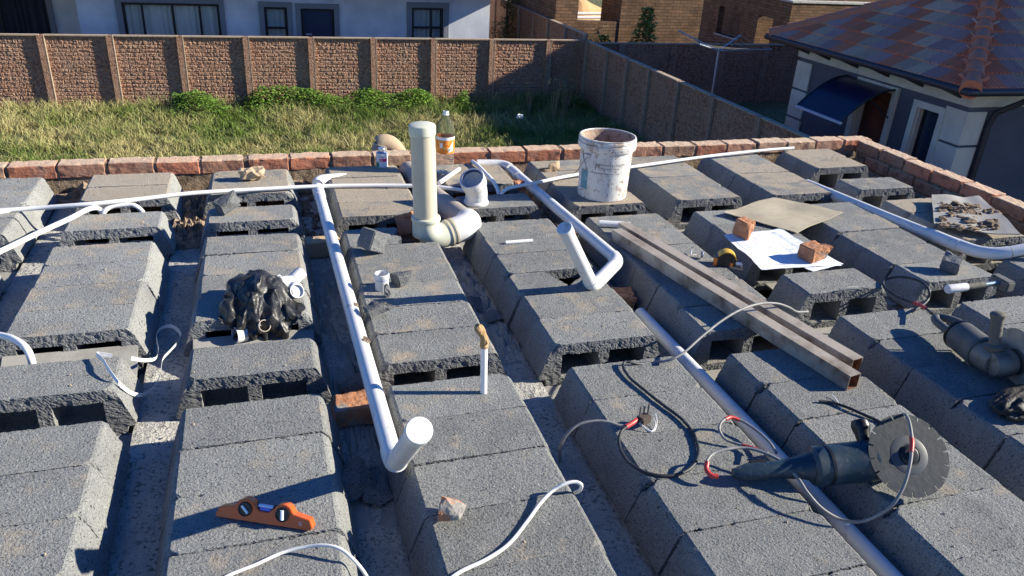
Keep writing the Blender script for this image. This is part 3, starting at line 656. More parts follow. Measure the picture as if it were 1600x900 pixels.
# unseen shade caster, added out of frame to darken the grey house and far wall
th = empty('shade_caster_house', (18, 12.5, -3), 'added two storey shade caster beyond the grey house roof, right of the view', 'house')
m_ = MB(); wall_with_holes(m_, 17.5, 23, -3.1, 3.2, 12.9, 13.1, [(18.3, 19.6, .8, 2.0), (20.6, 21.9, .8, 2.0)]); xwall(m_, 13.1, 18.2, 17.5, .2, -3.1, 3.2, [(14.4, 15.6, .8, 2.0)]); m_.b2((22.8, 13.1, -3.1), (23, 18.2, 3.2)); m_.b2((17.7, 18.0, -3.1), (22.8, 18.2, 3.2)); m_.build('wall', 'render', th)
s = MB(); s.b2((18.3, 12.98, .8), (19.6, 13.0, 2.0)); s.b2((20.6, 12.98, .8), (21.9, 13.0, 2.0)); s.b2((17.6, 14.4, .8), (17.62, 15.6, 2.0)); s.build('window', 'glass', th)
s = MB(); s.add([(17.2, 12.6, 3.2), (23.3, 12.6, 3.2), (23.3, 18.5, 3.2), (17.2, 18.5, 3.2), (20.2, 15.5, 4.5)], [(0, 1, 4), (1, 2, 4), (2, 3, 4), (3, 0, 4), (0, 3, 2, 1)]); s.build('roof', 'hip', th)
m_ = MB(); wall_with_holes(m_, 16.5, 23, -3.1, 4.2, 5.2, 5.4, [(17.8, 19.2, 1.2, 2.6), (20.4, 21.9, 1.2, 2.6)]); xwall(m_, 5.4, 9.8, 16.5, .2, -3.1, 4.2, [(5.9, 7.1, 1.2, 2.6)]); m_.b2((22.8, 5.4, -3.1), (23, 9.8, 4.2)); m_.b2((16.7, 9.6, -3.1), (22.8, 9.8, 4.2)); m_.build('wall', 'render', th)
s = MB(); s.b2((17.8, 5.28, 1.2), (19.2, 5.3, 2.6)); s.b2((20.4, 5.28, 1.2), (21.9, 5.3, 2.6)); s.b2((16.6, 5.9, 1.2), (16.62, 7.1, 2.6)); s.build('window', 'glass', th)
s = MB(); s.add([(16.2, 4.9, 4.2), (23.3, 4.9, 4.2), (23.3, 10.1, 4.2), (16.2, 10.1, 4.2), (18.6, 7.5, 5.5), (20.9, 7.5, 5.5)], [(0, 1, 5, 4), (1, 2, 5), (2, 3, 4, 5), (3, 0, 4), (0, 3, 2, 1)]); s.build('roof', 'hip', th)

# ================================================================== OUR ROOF SLAB: ribs, boards, blocks
def half(z):
    P = [(0, .186), (-.004, .193), (-.012, .199), (-.12, .238), (-.132, .241), (-.1375, .236), (-.14, .214), (-.18, .210)]
    for (a, x), (b, y) in zip(P[:-1], P[1:]):
        if z <= a + 1e-9 and z >= b - 1e-9: return x + (y - x) * (a - z) / (a - b)
    return .21
def block_mesh(seed, cut=None, step=.005):
    us = np.arange(-.2, .2 + 1e-6, step); zs = np.array([0, -.004, -.009] + list(np.arange(-.014, -.131, -step)) + [-.135, -.1375, -.14] + list(np.arange(-.145, -.181, -step)))
    ysx = np.arange(0, .1951, step); nu, nz_, ny = len(us) - 1, len(zs) - 1, len(ysx) - 1
    uc = (us[:-1] + us[1:]) / 2; zc = (zs[:-1] + zs[1:]) / 2; yc = (ysx[:-1] + ysx[1:]) / 2
    rnd = random.Random(seed)
    occ = np.ones((nu, nz_, ny), bool); W = .0
    hole = (((np.abs(uc) > .018) & (np.abs(uc) < .161))[:, None] & ((zc < -.044) & (zc > -.141))[None, :])
    occ &= ~hole[:, :, None]
    if cut: occ &= ~cut(uc[:, None, None], zc[None, :, None], yc[None, None, :])
    pad = np.zeros((nu + 2, nz_ + 2, ny + 2), bool); pad[1:-1, 1:-1, 1:-1] = occ
    def vid(i, j, k): return (i * (nz_ + 1) + j) * (ny + 1) + k
    F = []; MI = []
    core = pad[1:-1, 1:-1, 1:-1]
    for ax, d in ((0, 1), (0, -1), (1, 1), (1, -1), (2, 1), (2, -1)):
        nb = np.roll(pad, -d, axis=ax)[1:-1, 1:-1, 1:-1]; I, J, K = np.nonzero(core & ~nb)
        if ax == 0:
            x = I + (d > 0); q = [vid(x, J, K), vid(x, J + 1, K), vid(x, J + 1, K + 1), vid(x, J, K + 1)]
        elif ax == 1:
            x = J + (d > 0); q = [vid(I, x, K), vid(I + 1, x, K), vid(I + 1, x, K + 1), vid(I, x, K + 1)]
        else:
            x = K + (d > 0); q = [vid(I, J, x), vid(I + 1, J, x), vid(I + 1, J + 1, x), vid(I, J + 1, x)]
        flip = (d > 0) ^ (ax == 1)
        q = np.stack(q if flip else q[::-1], 1); F.append(q); MI.append(np.full(len(q), 1 if ax == 2 else 0))
    F = np.concatenate(F); MI = np.concatenate(MI); used = np.unique(F); rem = -np.ones((nu + 1) * (nz_ + 1) * (ny + 1), int); rem[used] = np.arange(len(used)); F = rem[F]
    I = used // ((nz_ + 1) * (ny + 1)); J = (used // (ny + 1)) % (nz_ + 1); K = used % (ny + 1)
    U = us[I]; Z = zs[J]; Y = ysx[K]; H_ = np.array([half(z) for z in zs])[J]
    X = np.where(np.abs(U) <= .16, U, np.sign(U) * (.16 + (np.abs(U) - .16) / .04 * (H_ - .16)))
    me = bpy.data.meshes.new('hollow_block'); me.from_pydata(np.stack([X, -Y, Z], 1).tolist(), [], F.tolist())
    bm = bmesh.new(); bm.from_mesh(me); bmesh.ops.recalc_face_normals(bm, faces=bm.faces); bm.normal_update()
    off = Vector((seed * 5.3, seed, 0)); sx = rnd.uniform(-.006, .006)
    CORN = [(-1, 0), (1, 0), (-1, 1), (1, 1)]; CR = [rnd.choice((0, 0, .018, .035)) for _ in CORN]
    for v in bm.verts:
        p = v.co.copy(); e = min(p.y + .195, -p.y); a = noise.noise(p * 160 + off); b = noise.noise(p * 55 + off); c = noise.noise(p * 14 + off)
        amp = .0011 * a + .0007 * b
        if e < .003: amp += .0012 * a + .0008 * b + .0016 * noise.noise(p * 330 + off)          # broken, open textured ends
        edge = max(0, 1 - e / .012) * (1 if p.z > -.03 else .6)
        q = v.normal * amp
        for ck, (sx_, sy_) in enumerate(CORN):
            dx_ = abs(p.x - sx_ * .2); dy_ = abs(-p.y - sy_ * .195); rr_ = CR[ck]
            if rr_ and dx_ + dy_ + abs(p.z) * .8 < rr_: q -= Vector((sx_ * .5, -(1 if sy_ else -1) * .5, .7)) * (rr_ - dx_ - dy_ - abs(p.z) * .8) * (.55 + .3 * a)
        chip = (max(0, noise.noise(p * 34 + off * 2) - .28) + .35 * max(0, a - .1)) * edge
        v.co = p + q + Vector((0, (1 if -p.y < .1 else -1) * -chip * .012 * (0 if e > .012 else 1), -chip * .007 if p.z > -.02 else 0)) + Vector((0, c * .0015 * (1 if e < .02 else 0), c * .0012))
    for f, mi in zip(bm.faces, MI): f.material_index = int(mi); f.smooth = False
    bm.to_mesh(me); bm.free()
    me.materials.append(M['block']); me.materials.append(M['blockdark']); return me
BV = [block_mesh(s) for s in range(6)]
XL = [-1.505, -.895, -.305, .292, .892, 1.478, 2.07, 2.662, 3.26]
XC = [x + .197 for x in XL]; COLS = ['first', 'second', 'third', 'fourth', 'fifth', 'sixth', 'seventh', 'eighth', 'ninth']
def run(y0, n): return [y0 - .197 * i for i in range(n)]
GR = [  # per column: list of (name of the run, [back edge y])
 [('back', run(4.33, 4)), ('middle', run(3.31, 4))],
 [('back', run(4.32, 2)), ('single', [3.74]), ('middle', run(3.375, 4)), ('lone', [2.41]), ('front', run(2.045, 6))],
 [('back', run(4.32, 2)), ('single', [3.74]), ('middle', run(3.375, 4)), ('lone', [2.41]), ('front', run(2.055, 6))],
 [('back', run(4.31, 4)), ('middle', run(3.365, 6)), ('front', run(2.05, 6))],
 [('back', run(4.30, 2)), ('single', [3.735]), ('middle', run(3.37, 6)), ('front', run(2.04, 6))],
 [('back', run(4.29, 4)), ('middle', run(3.35, 6)), ('front', run(2.0, 6))],
 [('back', run(4.30, 4)), ('middle', run(3.345, 3)), ('lone', [2.57]), ('front', run(2.18, 5))],
 [('back', run(4.30, 4)), ('middle', run(3.35, 5)), ('front', run(2.18, 3))],
 [('back', run(4.33, 2)), ('single', [3.72]), ('middle', run(3.335, 3)), ('front', run(2.53, 3))]]
NTH = ['rearmost', 'second', 'third', 'fourth', 'fifth', 'sixth']
RUNN = {'back': 'back run by the brick parapet', 'middle': 'middle run', 'front': 'front run nearest the camera'}
SPECIAL = {}
rr = random.Random(2)
DUST = {'back': 1.15, 'single': .6, 'middle': .52, 'lone': .2, 'front': .22}
cutD = lambda u, z, y: ((u > .045) & (u < .20) & (y > .02 + .0 * u) & (y < .125 - (u - .045) * .62)) & (z > -.2)
cutD2 = lambda u, z, y: ((u > -.03) & (u + y * 1.1 < .19) & (y < .17) & (u > -.03 + .4 * y)) & (z > -.2)
CUTM = block_mesh(21, cutD2)
CUTC = block_mesh(22, lambda u, z, y: (u > .035 + .25 * np.abs(y - .1) * 0 + .012 * np.sin(y * 60)) & (z > -1))
BLOCKS = {}
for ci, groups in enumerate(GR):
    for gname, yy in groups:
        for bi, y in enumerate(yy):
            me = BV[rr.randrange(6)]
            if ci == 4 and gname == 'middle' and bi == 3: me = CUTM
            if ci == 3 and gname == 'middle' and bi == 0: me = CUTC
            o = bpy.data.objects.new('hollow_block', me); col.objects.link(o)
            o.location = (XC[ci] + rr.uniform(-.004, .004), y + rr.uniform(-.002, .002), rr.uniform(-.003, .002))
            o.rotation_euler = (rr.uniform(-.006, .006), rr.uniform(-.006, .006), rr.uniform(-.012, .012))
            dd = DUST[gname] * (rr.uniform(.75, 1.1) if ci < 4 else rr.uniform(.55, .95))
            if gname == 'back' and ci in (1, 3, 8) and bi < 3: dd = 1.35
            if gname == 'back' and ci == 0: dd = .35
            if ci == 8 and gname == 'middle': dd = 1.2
            o['dust'] = dd; o['shade'] = 1.24 if ci < 2 else 1.12 if ci == 2 else 1.0  # left columns coloured paler to imitate how sunlight falls on them
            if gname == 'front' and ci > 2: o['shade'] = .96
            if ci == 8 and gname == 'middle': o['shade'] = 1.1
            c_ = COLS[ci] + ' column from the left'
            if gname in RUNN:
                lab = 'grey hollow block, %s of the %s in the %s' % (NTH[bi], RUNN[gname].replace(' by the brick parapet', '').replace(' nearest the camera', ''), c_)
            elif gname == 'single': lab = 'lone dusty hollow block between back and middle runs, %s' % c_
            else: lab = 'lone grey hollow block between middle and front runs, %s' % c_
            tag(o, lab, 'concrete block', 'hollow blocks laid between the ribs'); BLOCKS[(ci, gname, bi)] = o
# ribs
RN = ['at the far left edge', 'between the first and second block columns', 'between the second and third block columns', 'between the third and fourth block columns', 'between the fourth and fifth block columns', 'between the fifth and sixth block columns', 'between the sixth and seventh block columns', 'between the seventh and eighth block columns', 'between the eighth and ninth block columns', 'beside the right brick parapet']
rx = [XC[0] - .3] + [(XC[i] + XC[i + 1]) / 2 for i in range(8)] + [XC[8] + .30]
for i, x in enumerate(rx):
    m_ = MB(); ny = 150; nx = 8; y0, y1 = .2, 4.38
    vs = [(x - .07 + .14 * a / nx, y0 + (y1 - y0) * b / ny, -.152) for b in range(ny + 1) for a in range(nx + 1)]
    vs = [(p[0], p[1], p[2] + .004 * noise.noise(Vector(p) * 60) + .004 * noise.noise(Vector(p) * 18)) for p in vs]
    m_.add(vs, [(b * (nx + 1) + a, b * (nx + 1) + a + 1, (b + 1) * (nx + 1) + a + 1, (b + 1) * (nx + 1) + a) for b in range(ny) for a in range(nx)])
    m_.b2((x - .069, y0, -.24), (x + .069, y1, -.158)); m_.b2((x - .10, y0, -.26), (x + .10, y1, -.186))
    o = m_.build('concrete_rib', 'rib'); tag(o, 'rough pale precast concrete rib ' + RN[i], 'rib', 'precast ribs under the blocks')
# boards seen in the gaps between runs
BD = [(1, 2.44, 2.60, 'under the gap behind the lone block, second column'), (2, 2.44, 2.60, 'under the gap by the black bag, third column'), (6, 2.45, 2.745, 'under the gap below the weighted drawings, seventh column'), 
      (0, 3.34, 3.54, 'under the gap in the first column'), (1, 3.4, 3.55, 'under the gap before the middle run, second column'), (2, 3.4, 3.55, 'under the gap before the middle run, third column'),  (6, 3.36, 3.52, 'under the dusty hardboard, seventh column'), (7, 3.37, 3.52, 'under the gap in the eighth column'), (1, 2.06, 2.22, 'under the gap before the front run, second column'), (2, 2.07, 2.22, 'under the gap before the front run, third column'), (6, 2.19, 2.38, 'under the gap before the front run, seventh column'), (7, 2.2, 2.37, 'under the gap by the small grinder, eighth column'), (3, 2.08, 2.19, 'under the gap before the front run, fourth column'), (5, 2.02, 2.17, 'under the gap before the front run, sixth column'), (4, 2.06, 2.2, 'under the gap before the front run, fifth column'), (4, 3.39, 3.54, 'under the gap beside the cream elbow, fifth column'),  (8, 3.35, 3.53, 'under the gap in the ninth column'), (8, 3.75, 3.94, 'under the back gap in the ninth column')]
for ci, y0, y1, where in BD:
    m_ = MB(); hi = ci in (1, 2, 6) and 2.4 < y0 < 2.5
    z = -.138 if hi else -.172
    m_.b2((XC[ci] - (.262 if hi else .22), y0 - (.03 if hi else -.003), z - .008), (XC[ci] + (.25 if hi else .22), y1 + (.03 if hi else -.003), z)) if not hi else m_.b2((XC[ci] - .205 + (.08 if ci == 6 else 0), y0 - .005, z - .008), (XC[ci] + (.43 if ci == 6 else .207), y1 + .005, z))
    if hi and ci != 6:
        m_ = MB(); xa, xb = XC[ci] - .205, XC[ci] + .207; zb, zf = -.066, -.150
        m_.add([(xa, 2.432, zf), (xb, 2.432, zf), (xb, 2.592, zb), (xa, 2.592, zb), (xa, 2.432, zf - .008), (xb, 2.432, zf - .008), (xb, 2.592, zb - .008), (xa, 2.592, zb - .008)], [(0, 1, 2, 3), (4, 7, 6, 5), (0, 4, 5, 1), (1, 5, 6, 2), (2, 6, 7, 3), (3, 7, 4, 0)])
    o = m_.build('shuttering_board', 'board'); tag(o, 'flat grey fibre cement board ' + where, 'board', 'shuttering boards in the gaps')
# rubble and mortar heaps: uneven fill
def heap(name, x0, x1, y0, y1, z0, amp, m, seed, label, cat='rubble', n=26, kind='stuff', sc=22):
    s = MB(); vs = []
    for j in range(n + 1):
        for i in range(n + 1):
            x = x0 + (x1 - x0) * i / n; y = y0 + (y1 - y0) * j / n; e = min(i, n - i, j, n - j) / n
            h = amp * (noise.noise(Vector((x * sc, y * sc, seed))) + .5 * noise.noise(Vector((x * sc * 3, y * sc * 3, seed)))) * min(1, e * 6)
            vs.append((x, y, z0 + h + (0 if e else -.03)))
    s.add(vs, [(j * (n + 1) + i, j * (n + 1) + i + 1, (j + 1) * (n + 1) + i + 1, (j + 1) * (n + 1) + i) for j in range(n) for i in range(n)])
    o = s.build(name, m); o['shade'] = 1.0; o['dust'] = 0.0; return tag(o, label, cat, kind=kind)
heap('mortar_droppings', -2.0, 3.9, 4.3, 4.42, -.13, .10, 'mortar', 3, 'brown mortar droppings along the foot of the back parapet', 'mortar', 90, sc=9)
heap('rubble', -.49, -.31, 3.62, 4.34, -.12, .05, 'mortar', 5, 'brown rubble in the trench left of the block with the sandy mortar lump', sc=30)
heap('rubble', .12, .28, 3.4, 4.34, -.15, .04, 'mortar', 6, 'brown mortar rubble under the back end of the long white drain pipe')
heap('rubble', 1.29, 1.47, 3.3, 4.34, -.13, .05, 'mortar', 7, 'brown rubble under the white drain pipe left of the bucket')
heap('rubble', 2.48, 2.65, 2.3, 3.6, -.14, .04, 'mortar', 8, 'rubble in the trench right of the hardboard sheet')
heap('rubble', 3.07, 3.25, 2.3, 4.3, -.13, .05, 'mortar', 9, 'rubble below the pale pipe on the right')
heap('rubble', 3.66, 3.92, 1.2, 4.4, -.13, .06, 'mortar', 10, 'rubble along the foot of the right brick parapet')
heap('rubble', .70, .88, 2.3, 3.3, -.15, .035, 'board', 12, 'grey rubble in the trench right of the column with the small white cap')
heap('rubble', .10, .27, 1.55, 3.35, -.15, .03, 'board', 13, 'grey rubble under the long white drain pipe')
heap('rubble', 1.89, 2.06, 3.2, 3.6, -.14, .05, 'mortar', 14, 'brown rubble in the trench right of the bucket')

# parapets: laid clay bricks
def brick(mb, c, d, seed, tint):
    bm = bmesh.new(); bmesh.ops.create_cube(bm, size=1); bmesh.ops.scale(bm, vec=d, verts=bm.verts)
    bmesh.ops.bevel(bm, geom=bm.edges, offset=.004, segments=1, affect='EDGES')
    bmesh.ops.subdivide_edges(bm, edges=[e for e in bm.edges if e.calc_length() > .04], cuts=7, use_grid_fill=True); bm.normal_update()
    off = Vector((seed * 3.3, seed * 1.1, 0))
    for v in bm.verts:
        edge = sum(1 for a in range(3) if abs(abs(v.co[a]) - d[a] / 2) < .006) > 1
        k = .0025 + (.004 if edge else 0)
        v.co += v.normal * (noise.noise(v.co * 30 + off) * k + noise.noise(v.co * 110 + off) * .0012)
        v.co += Vector(c)
    bm.verts.index_update(); mb.add([v.co[:] for v in bm.verts], [[v.index for v in f.verts] for f in bm.faces], tint); bm.free()
rr = random.Random(4)
def btint():
    k = rr.uniform(.75, 1.25); t = rr.random()
    return (k * (1.15 if t < .3 else 1), k * (.9 if t < .3 else 1.05 if t < .7 else 1.3), k * (.85 if t < .3 else 1.1 if t < .7 else 1.4))
bp = empty('brick_parapet', (1, 4.46, -3), 'low parapet of orange bricks along the back edge of the slab', 'brick wall')
mb = MB(); core = MB(); seed = 0
YP, ZT = 4.405, .033
for row in range(4):
    zc = ZT - .0365 - row * .086; x = -2.2 + (.117 if row % 2 else 0) - .03; yf = YP + (.0 if row == 0 else .012)
    while x < 4.06:
        if not (row == 0 and .585 < x + .11 < .75 and False):
            brick(mb, (x + .11 + rr.uniform(-.004, .004), yf + .055 + rr.uniform(-.004, .004), zc + rr.uniform(-.003, .003)), (.218 + rr.uniform(-.006, .004), .106, .072), seed, btint())
        seed += 1; x += .2335
mb.build('bricks', 'brick', bp)
core.b2((-2.3, YP + .008, -.34), (4.05, YP + .104, ZT - .006))
core.build('mortar_joints', 'mortar', bp, sub=0)
s = MB(); s.b2((-2.3, YP + .004, -3.0), (4.06, YP + .226, -.34)); s.b2((-2.3, YP + .118, -.34), (4.05, YP + .224, -.045)); s.build('house_wall', 'nbrick', bp)
rp = empty('brick_parapet', (3.98, 2.4, -3), 'low parapet of orange bricks along the right edge of the slab', 'brick wall')
mb = MB(); core = MB(); XP = 3.925
for row in range(4):
    zc = ZT + .001 - .0365 - row * .086; y = 4.395 - (.117 if row % 2 else 0)
    if row % 2 == 0: y += .0
    while y > .8:
        yc = y - .11; 
        brick(mb, (XP + .055 + rr.uniform(-.004, .004), yc, zc + rr.uniform(-.003, .003)), (.106, .218, .072), seed, btint()); seed += 1; y -= .2335
mb.build('bricks', 'brick', rp); core.b2((XP + .014, .8, -.34), (XP + .098, 4.39, ZT - .012)); core.build('mortar_joints', 'mortar', rp)
s = MB(); s.b2((XP + .01, .8, -3.0), (XP + .224, 4.39, -.34)); s.b2((XP + .116, .8, -.34), (XP + .222, 4.39, -.05)); s.build('house_wall', 'nbrick', rp)
# solid underside so nothing shows through the gaps
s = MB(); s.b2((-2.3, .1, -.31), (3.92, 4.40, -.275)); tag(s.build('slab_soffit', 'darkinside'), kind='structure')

# ================================================================== PIPES
def pipe_part(name, pts, r, m, parent, seg=20, hollow=0):
    s = MB(); s.tube(pts, r, seg, hollow=hollow); return s.build(name, m, parent, smooth=True)
# cream stack with cap, double elbow and buried run
st = empty('soil_pipe', (.66, 3.30, -.05), 'upright cream soil pipe with flat cap and swept elbows standing in the slab', 'pipe')
pipe_part('pipe', [(.657, 3.30, .04), (.640, 3.30, .465)], .0545, 'beige', st, 32)
s = MB(); s.lathe([(.0, .044), (.05, .044), (.0575, .040), (.0585, .036), (.0585, 0), (.055, -.004)], (.640, 3.30, .455), (-.04, 0, 1)); s.build('end_cap', 'beigecap', st, smooth=True)
s = MB(); s.lathe([(.0545, .062), (.0655, .058), (.0672, .05), (.0655, .042), (.062, .038), (.062, -.03), (.058, -.035)], (.658, 3.30, .012)); s.build('socket', 'beigecap', st, smooth=True)
P = [V(.658, 3.30, .03)] + arc((.658, 3.30, .05), (.668, 3.285, -.04), (.87, 3.32, .005), .075, 10) + [V(.80, 3.308, -.010)]
pipe_part('elbow', P, .060, 'beigecap', st, 32)
s = MB()
for t in (.0, .022): s.tube([V(.762 + t, 3.301 + t * .17, -.019 + t * .22), V(.771 + t, 3.303 + t * .17, -.017 + t * .22)], .0650, 32)
s.build('seal_ring', 'beige', st, smooth=True)
P = [V(.792, 3.306, -.012)] + arc((.79, 3.306, -.012), (.885, 3.325, .005), (.86, 3.55, -.02), .075, 10)
pipe_part('elbow', P, .0625, 'pvc', st, 32)
pipe_part('pipe', [(.872, 3.40, -.005), (.80, 3.9, -.035), (.76, 4.36, -.05)], .055, 'dustypipe', st, 28)
# outside end, beyond the parapet
oe = empty('outside_pipe_elbow', (.68, 4.75, -.4), 'dusty mud spattered pipe elbow rising behind the back parapet by the glue tin', 'pipe')
P = arc((.72, 4.70, -.5), (.72, 4.70, -.02), (.60, 4.70, .10), .07, 6)
pipe_part('pipe', spline([(.79, 4.69, -.6), (.785, 4.69, -.14), (.765, 4.69, -.07), (.735, 4.69, -.015), (.70, 4.69, .015), (.665, 4.69, .02), (.645, 4.69, .008)], 6), .057, 'crumb', oe, 28)
pipe_part('dried_mud', spline([(.655, 4.675, .02), (.645, 4.675, -.02), (.645, 4.675, -.09)], 5), .050, 'dustypipe', oe, 16)

def waste(name, root_loc, label, run_pts, knee, top, r, capm='pvc', mud=False):
    root = empty(name, root_loc, label, 'pipe')
    pipe_part('pipe', run_pts, r, 'pvc', root, 24)
    return root
# long pipe on the left trench
wp = empty('waste_pipe', (.25, 2.6, -.03), 'long white waste pipe in the third trench with a tall capped stub leaning forward', 'pipe')
A0, A1 = V(.222, 3.98, -.012), V(.252, 1.74, -.0)
pipe_part('pipe', [A0, (.236, 2.9, -.006), A1], .0265, 'pvc', wp, 24)
pipe_part('elbow', [V(.50, 4.25, -.05), V(.36, 4.17, -.02)] + arc((.36, 4.17, -.02), (.228, 4.12, -.006), (.222, 3.98, -.012), .07, 8), .0285, 'pvc', wp, 24)
pipe_part('socket', [(.224, 3.86, -.012), (.222, 4.0, -.012)], .0300, 'pvc', wp, 24)
K = V(.253, 1.675, .0); T = V(.262, 1.375, .325)
pipe_part('elbow', [A1] + arc(A1, K, T, .05, 8), .0295, 'pvc', wp, 24)
pipe_part('stub', [K + (T - K) * .06, T], .0268, 'pvc', wp, 24)
dT = (T - K).normalized()
s = MB(); s.lathe([(0, .003), (.0290, .003), (.0305, .0015), (.0305, -.03), (.027, -.032)], T, dT); s.build('end_cap', 'conduit', wp, smooth=True)
for i, (t, k) in enumerate(((.62, .02), (.74, .028))):
    c = A0.lerp(A1, t) + V(0.012, 0, .022); r_ = rock('mortar_splash', 50 + i, c, (k, k * 1.7, .007), 'mortar', .3, None, .002); r_.parent = wp; r_.matrix_parent_inverse = wp.matrix_world.inverted(); r_.location = c
# centre pipe
wp2 = empty('waste_pipe', (1.38, 3.4, -.03), 'white waste pipe beside the bucket that doubles back into a capped leaning stub', 'pipe')
B0, B1, B2, B3 = V(1.345, 4.20, -.02), V(1.405, 2.80, .012), V(1.205, 2.60, .0), V(1.01, 2.48, .315)
pipe_part('elbow', [V(1.16, 4.30, -.01), V(1.25, 4.29, -.01)] + arc((1.25, 4.29, -.01), (1.335, 4.27, -.01), (1.345, 4.15, -.02), .06, 8), .0285, 'pvc', wp2, 24)
pipe_part('socket', [(1.344, 4.17, -.018), (1.347, 4.06, -.016)], .030, 'pvc', wp2, 24)
pipe_part('pipe', [B0, B1 + (B0 - B1).normalized() * .04], .0265, 'pvc', wp2, 24)
pipe_part('elbow', arc(B1 + (B0 - B1).normalized() * .075, B1, B2, .05, 8), .0295, 'pvc', wp2, 24)
pipe_part('connector', [B1 + (B2 - B1) * .12, B1 + (B2 - B1) * .86], .0285, 'pvc', wp2, 24)
pipe_part('elbow', arc(B1, B2, B3, .045, 8), .0300, 'pvc', wp2, 24)
pipe_part('stub', [B2 + (B3 - B2) * .1, B3], .0268, 'pvc', wp2, 24)
s = MB(); s.lathe([(0, .003), (.0284, .003), (.0298, .0015), (.0298, -.03), (.027, -.032)], B3, (B3 - B2).normalized()); s.build('end_cap', 'pvc', wp2, smooth=True)
wp3 = pipe_part('waste_pipe', [(1.378, 2.50, -.085), (1.392, 1.7, -.088), (1.402, .4, -.09)], .0245, 'pvc', None, 24); tag(wp3, 'straight white pipe lying in the trench under the handle of the big grinder', 'pipe')
wp4 = empty('waste_pipe', (3.15, 3.1, 0), 'pale pipe with a swept bend lying right of the hardboard sheet', 'pipe')
pipe_part('pipe', [(3.06, 3.75, -.03), (3.12, 3.1, -.012), (3.165, 2.72, .0)], .0275, 'pvc', wp4, 24)
pipe_part('socket', [(3.15, 2.86, -.003), (3.17, 2.70, .0)], .0305, 'pvc', wp4, 24)
pipe_part('elbow', [V(3.168, 2.74, .0)] + arc((3.168, 2.74, 0), (3.20, 2.56, .005), (3.42, 2.50, .06), .1, 10), .0295, 'pvc', wp4, 24)
pipe_part('pipe', [(3.30, 2.533, .03), (3.60, 2.45, .11), (3.85, 2.40, .17)], .0275, 'pvc', wp4, 24)

# conduits
def lay(name, pp, r, m, label, cat, n=8, seg=12, parent=None, group=None, flat=None):
    P = [at(*p) if len(p) == 3 else V(*p[:3]) for p in pp]; s = MB(); s.tube(spline(P, n), r, seg)
    o = s.build(name, m, parent, smooth=True)
    if label: tag(o, label, cat, group)
    return o
cd = empty('conduit', (0, 4.0, .03), 'long white conduit lying across the back blocks and passing behind the cream pipe', 'conduit')
lay('tube', [(-90, 333, .012), (0, 329, .012), (60, 325, .014), (140, 319, .03), (220, 311, .03), (300, 302, .03), (400, 296, .02), (500, 291, .014), (560, 290, .012), (620, 290, .012), (680, 292, .012), (735, 300, .0), (765, 312, -.05)], .0105, 'conduit', None, None, parent=cd)
lay('coupling', [(-90, 340, .012), (-40, 337, .012), (14, 329, .012)], .0125, 'conduit', None, None, parent=cd)
lay('branch', [(-60, 420, .02), (0, 393, .02), (60, 364, .022), (110, 341, .022), (135, 328, .02), (150, 325, .012), (158, 330, -.01), (162, 340, -.04)], .0115, 'conduit', None, None, parent=cd)
lay('branch', [(160, 345, -.05), (163, 331, -.01), (175, 323, .008), (200, 320, .012), (212, 322, .006), (222, 330, -.02), (228, 342, -.05)], .0105, 'conduit', None, None, parent=cd)
c2 = lay('conduit', [(783, 305, -.01), (788, 298, .01), (800, 293, .014), (840, 285, .018), (900, 273, .02), (1000, 259, .02), (1100, 245, .02), (1180, 236, .022), (1240, 231, .024)], .0095, 'conduit', 'white conduit running behind the bucket to the back right corner', 'conduit')
c3 = lay('conduit', [(738, 252, .012), (746, 258, .014), (758, 270, .014), (770, 283, .012), (777, 295, -.0), (780, 305, -.02)], .0105, 'conduit', 'short kinked white conduit right of the bottle', 'conduit')
c4 = lay('pipe_offcut', [(686, 286, .014), (717, 264, .014)], .0125, 'conduit', 'white pipe offcut lying slanted against the bottle', 'pipe offcut')
c5 = lay('pipe_offcut', [(790, 379, .009), (832, 376, .009)], .0085, 'conduit', 'short white pipe offcut on the dusty block right of the cream elbow', 'pipe offcut')
c6 = lay('conduit', [(-40, 520, .012), (0, 524, .02), (25, 532, .03), (42, 546, .02), (50, 566, -.02), (51, 580, -.06)], .0115, 'conduit', 'white conduit end curving down into the gap at the left edge', 'conduit')
c7 = lay('pipe_offcut', [(936, 349, .016), (984, 352, .014)], .0165, 'pvc', 'white torn pipe offcut under the end of the steel tubes', 'pipe offcut')
# white saddle clip beside the conduit
# upright small pipe with rag
sp = empty('upright_conduit', (.576, 1.955, -.02), 'thin white upright conduit stuffed with brown paper at its mouth', 'conduit')
pipe_part('tube', [(.576, 1.955, -.03), (.570, 1.955, .172)], .0108, 'conduit', sp, 16)
s = MB(); s.tube([(.570, 1.955, .165), (.570, 1.955, .185), (.566, 1.96, .205), (.556, 1.965, .222), (.548, 1.965, .235)], [.0125, .0145, .013, .016, .010], 12); s.build('paper_plug', 'kraft', sp, sub=1, disp=(.008, 60, 2))

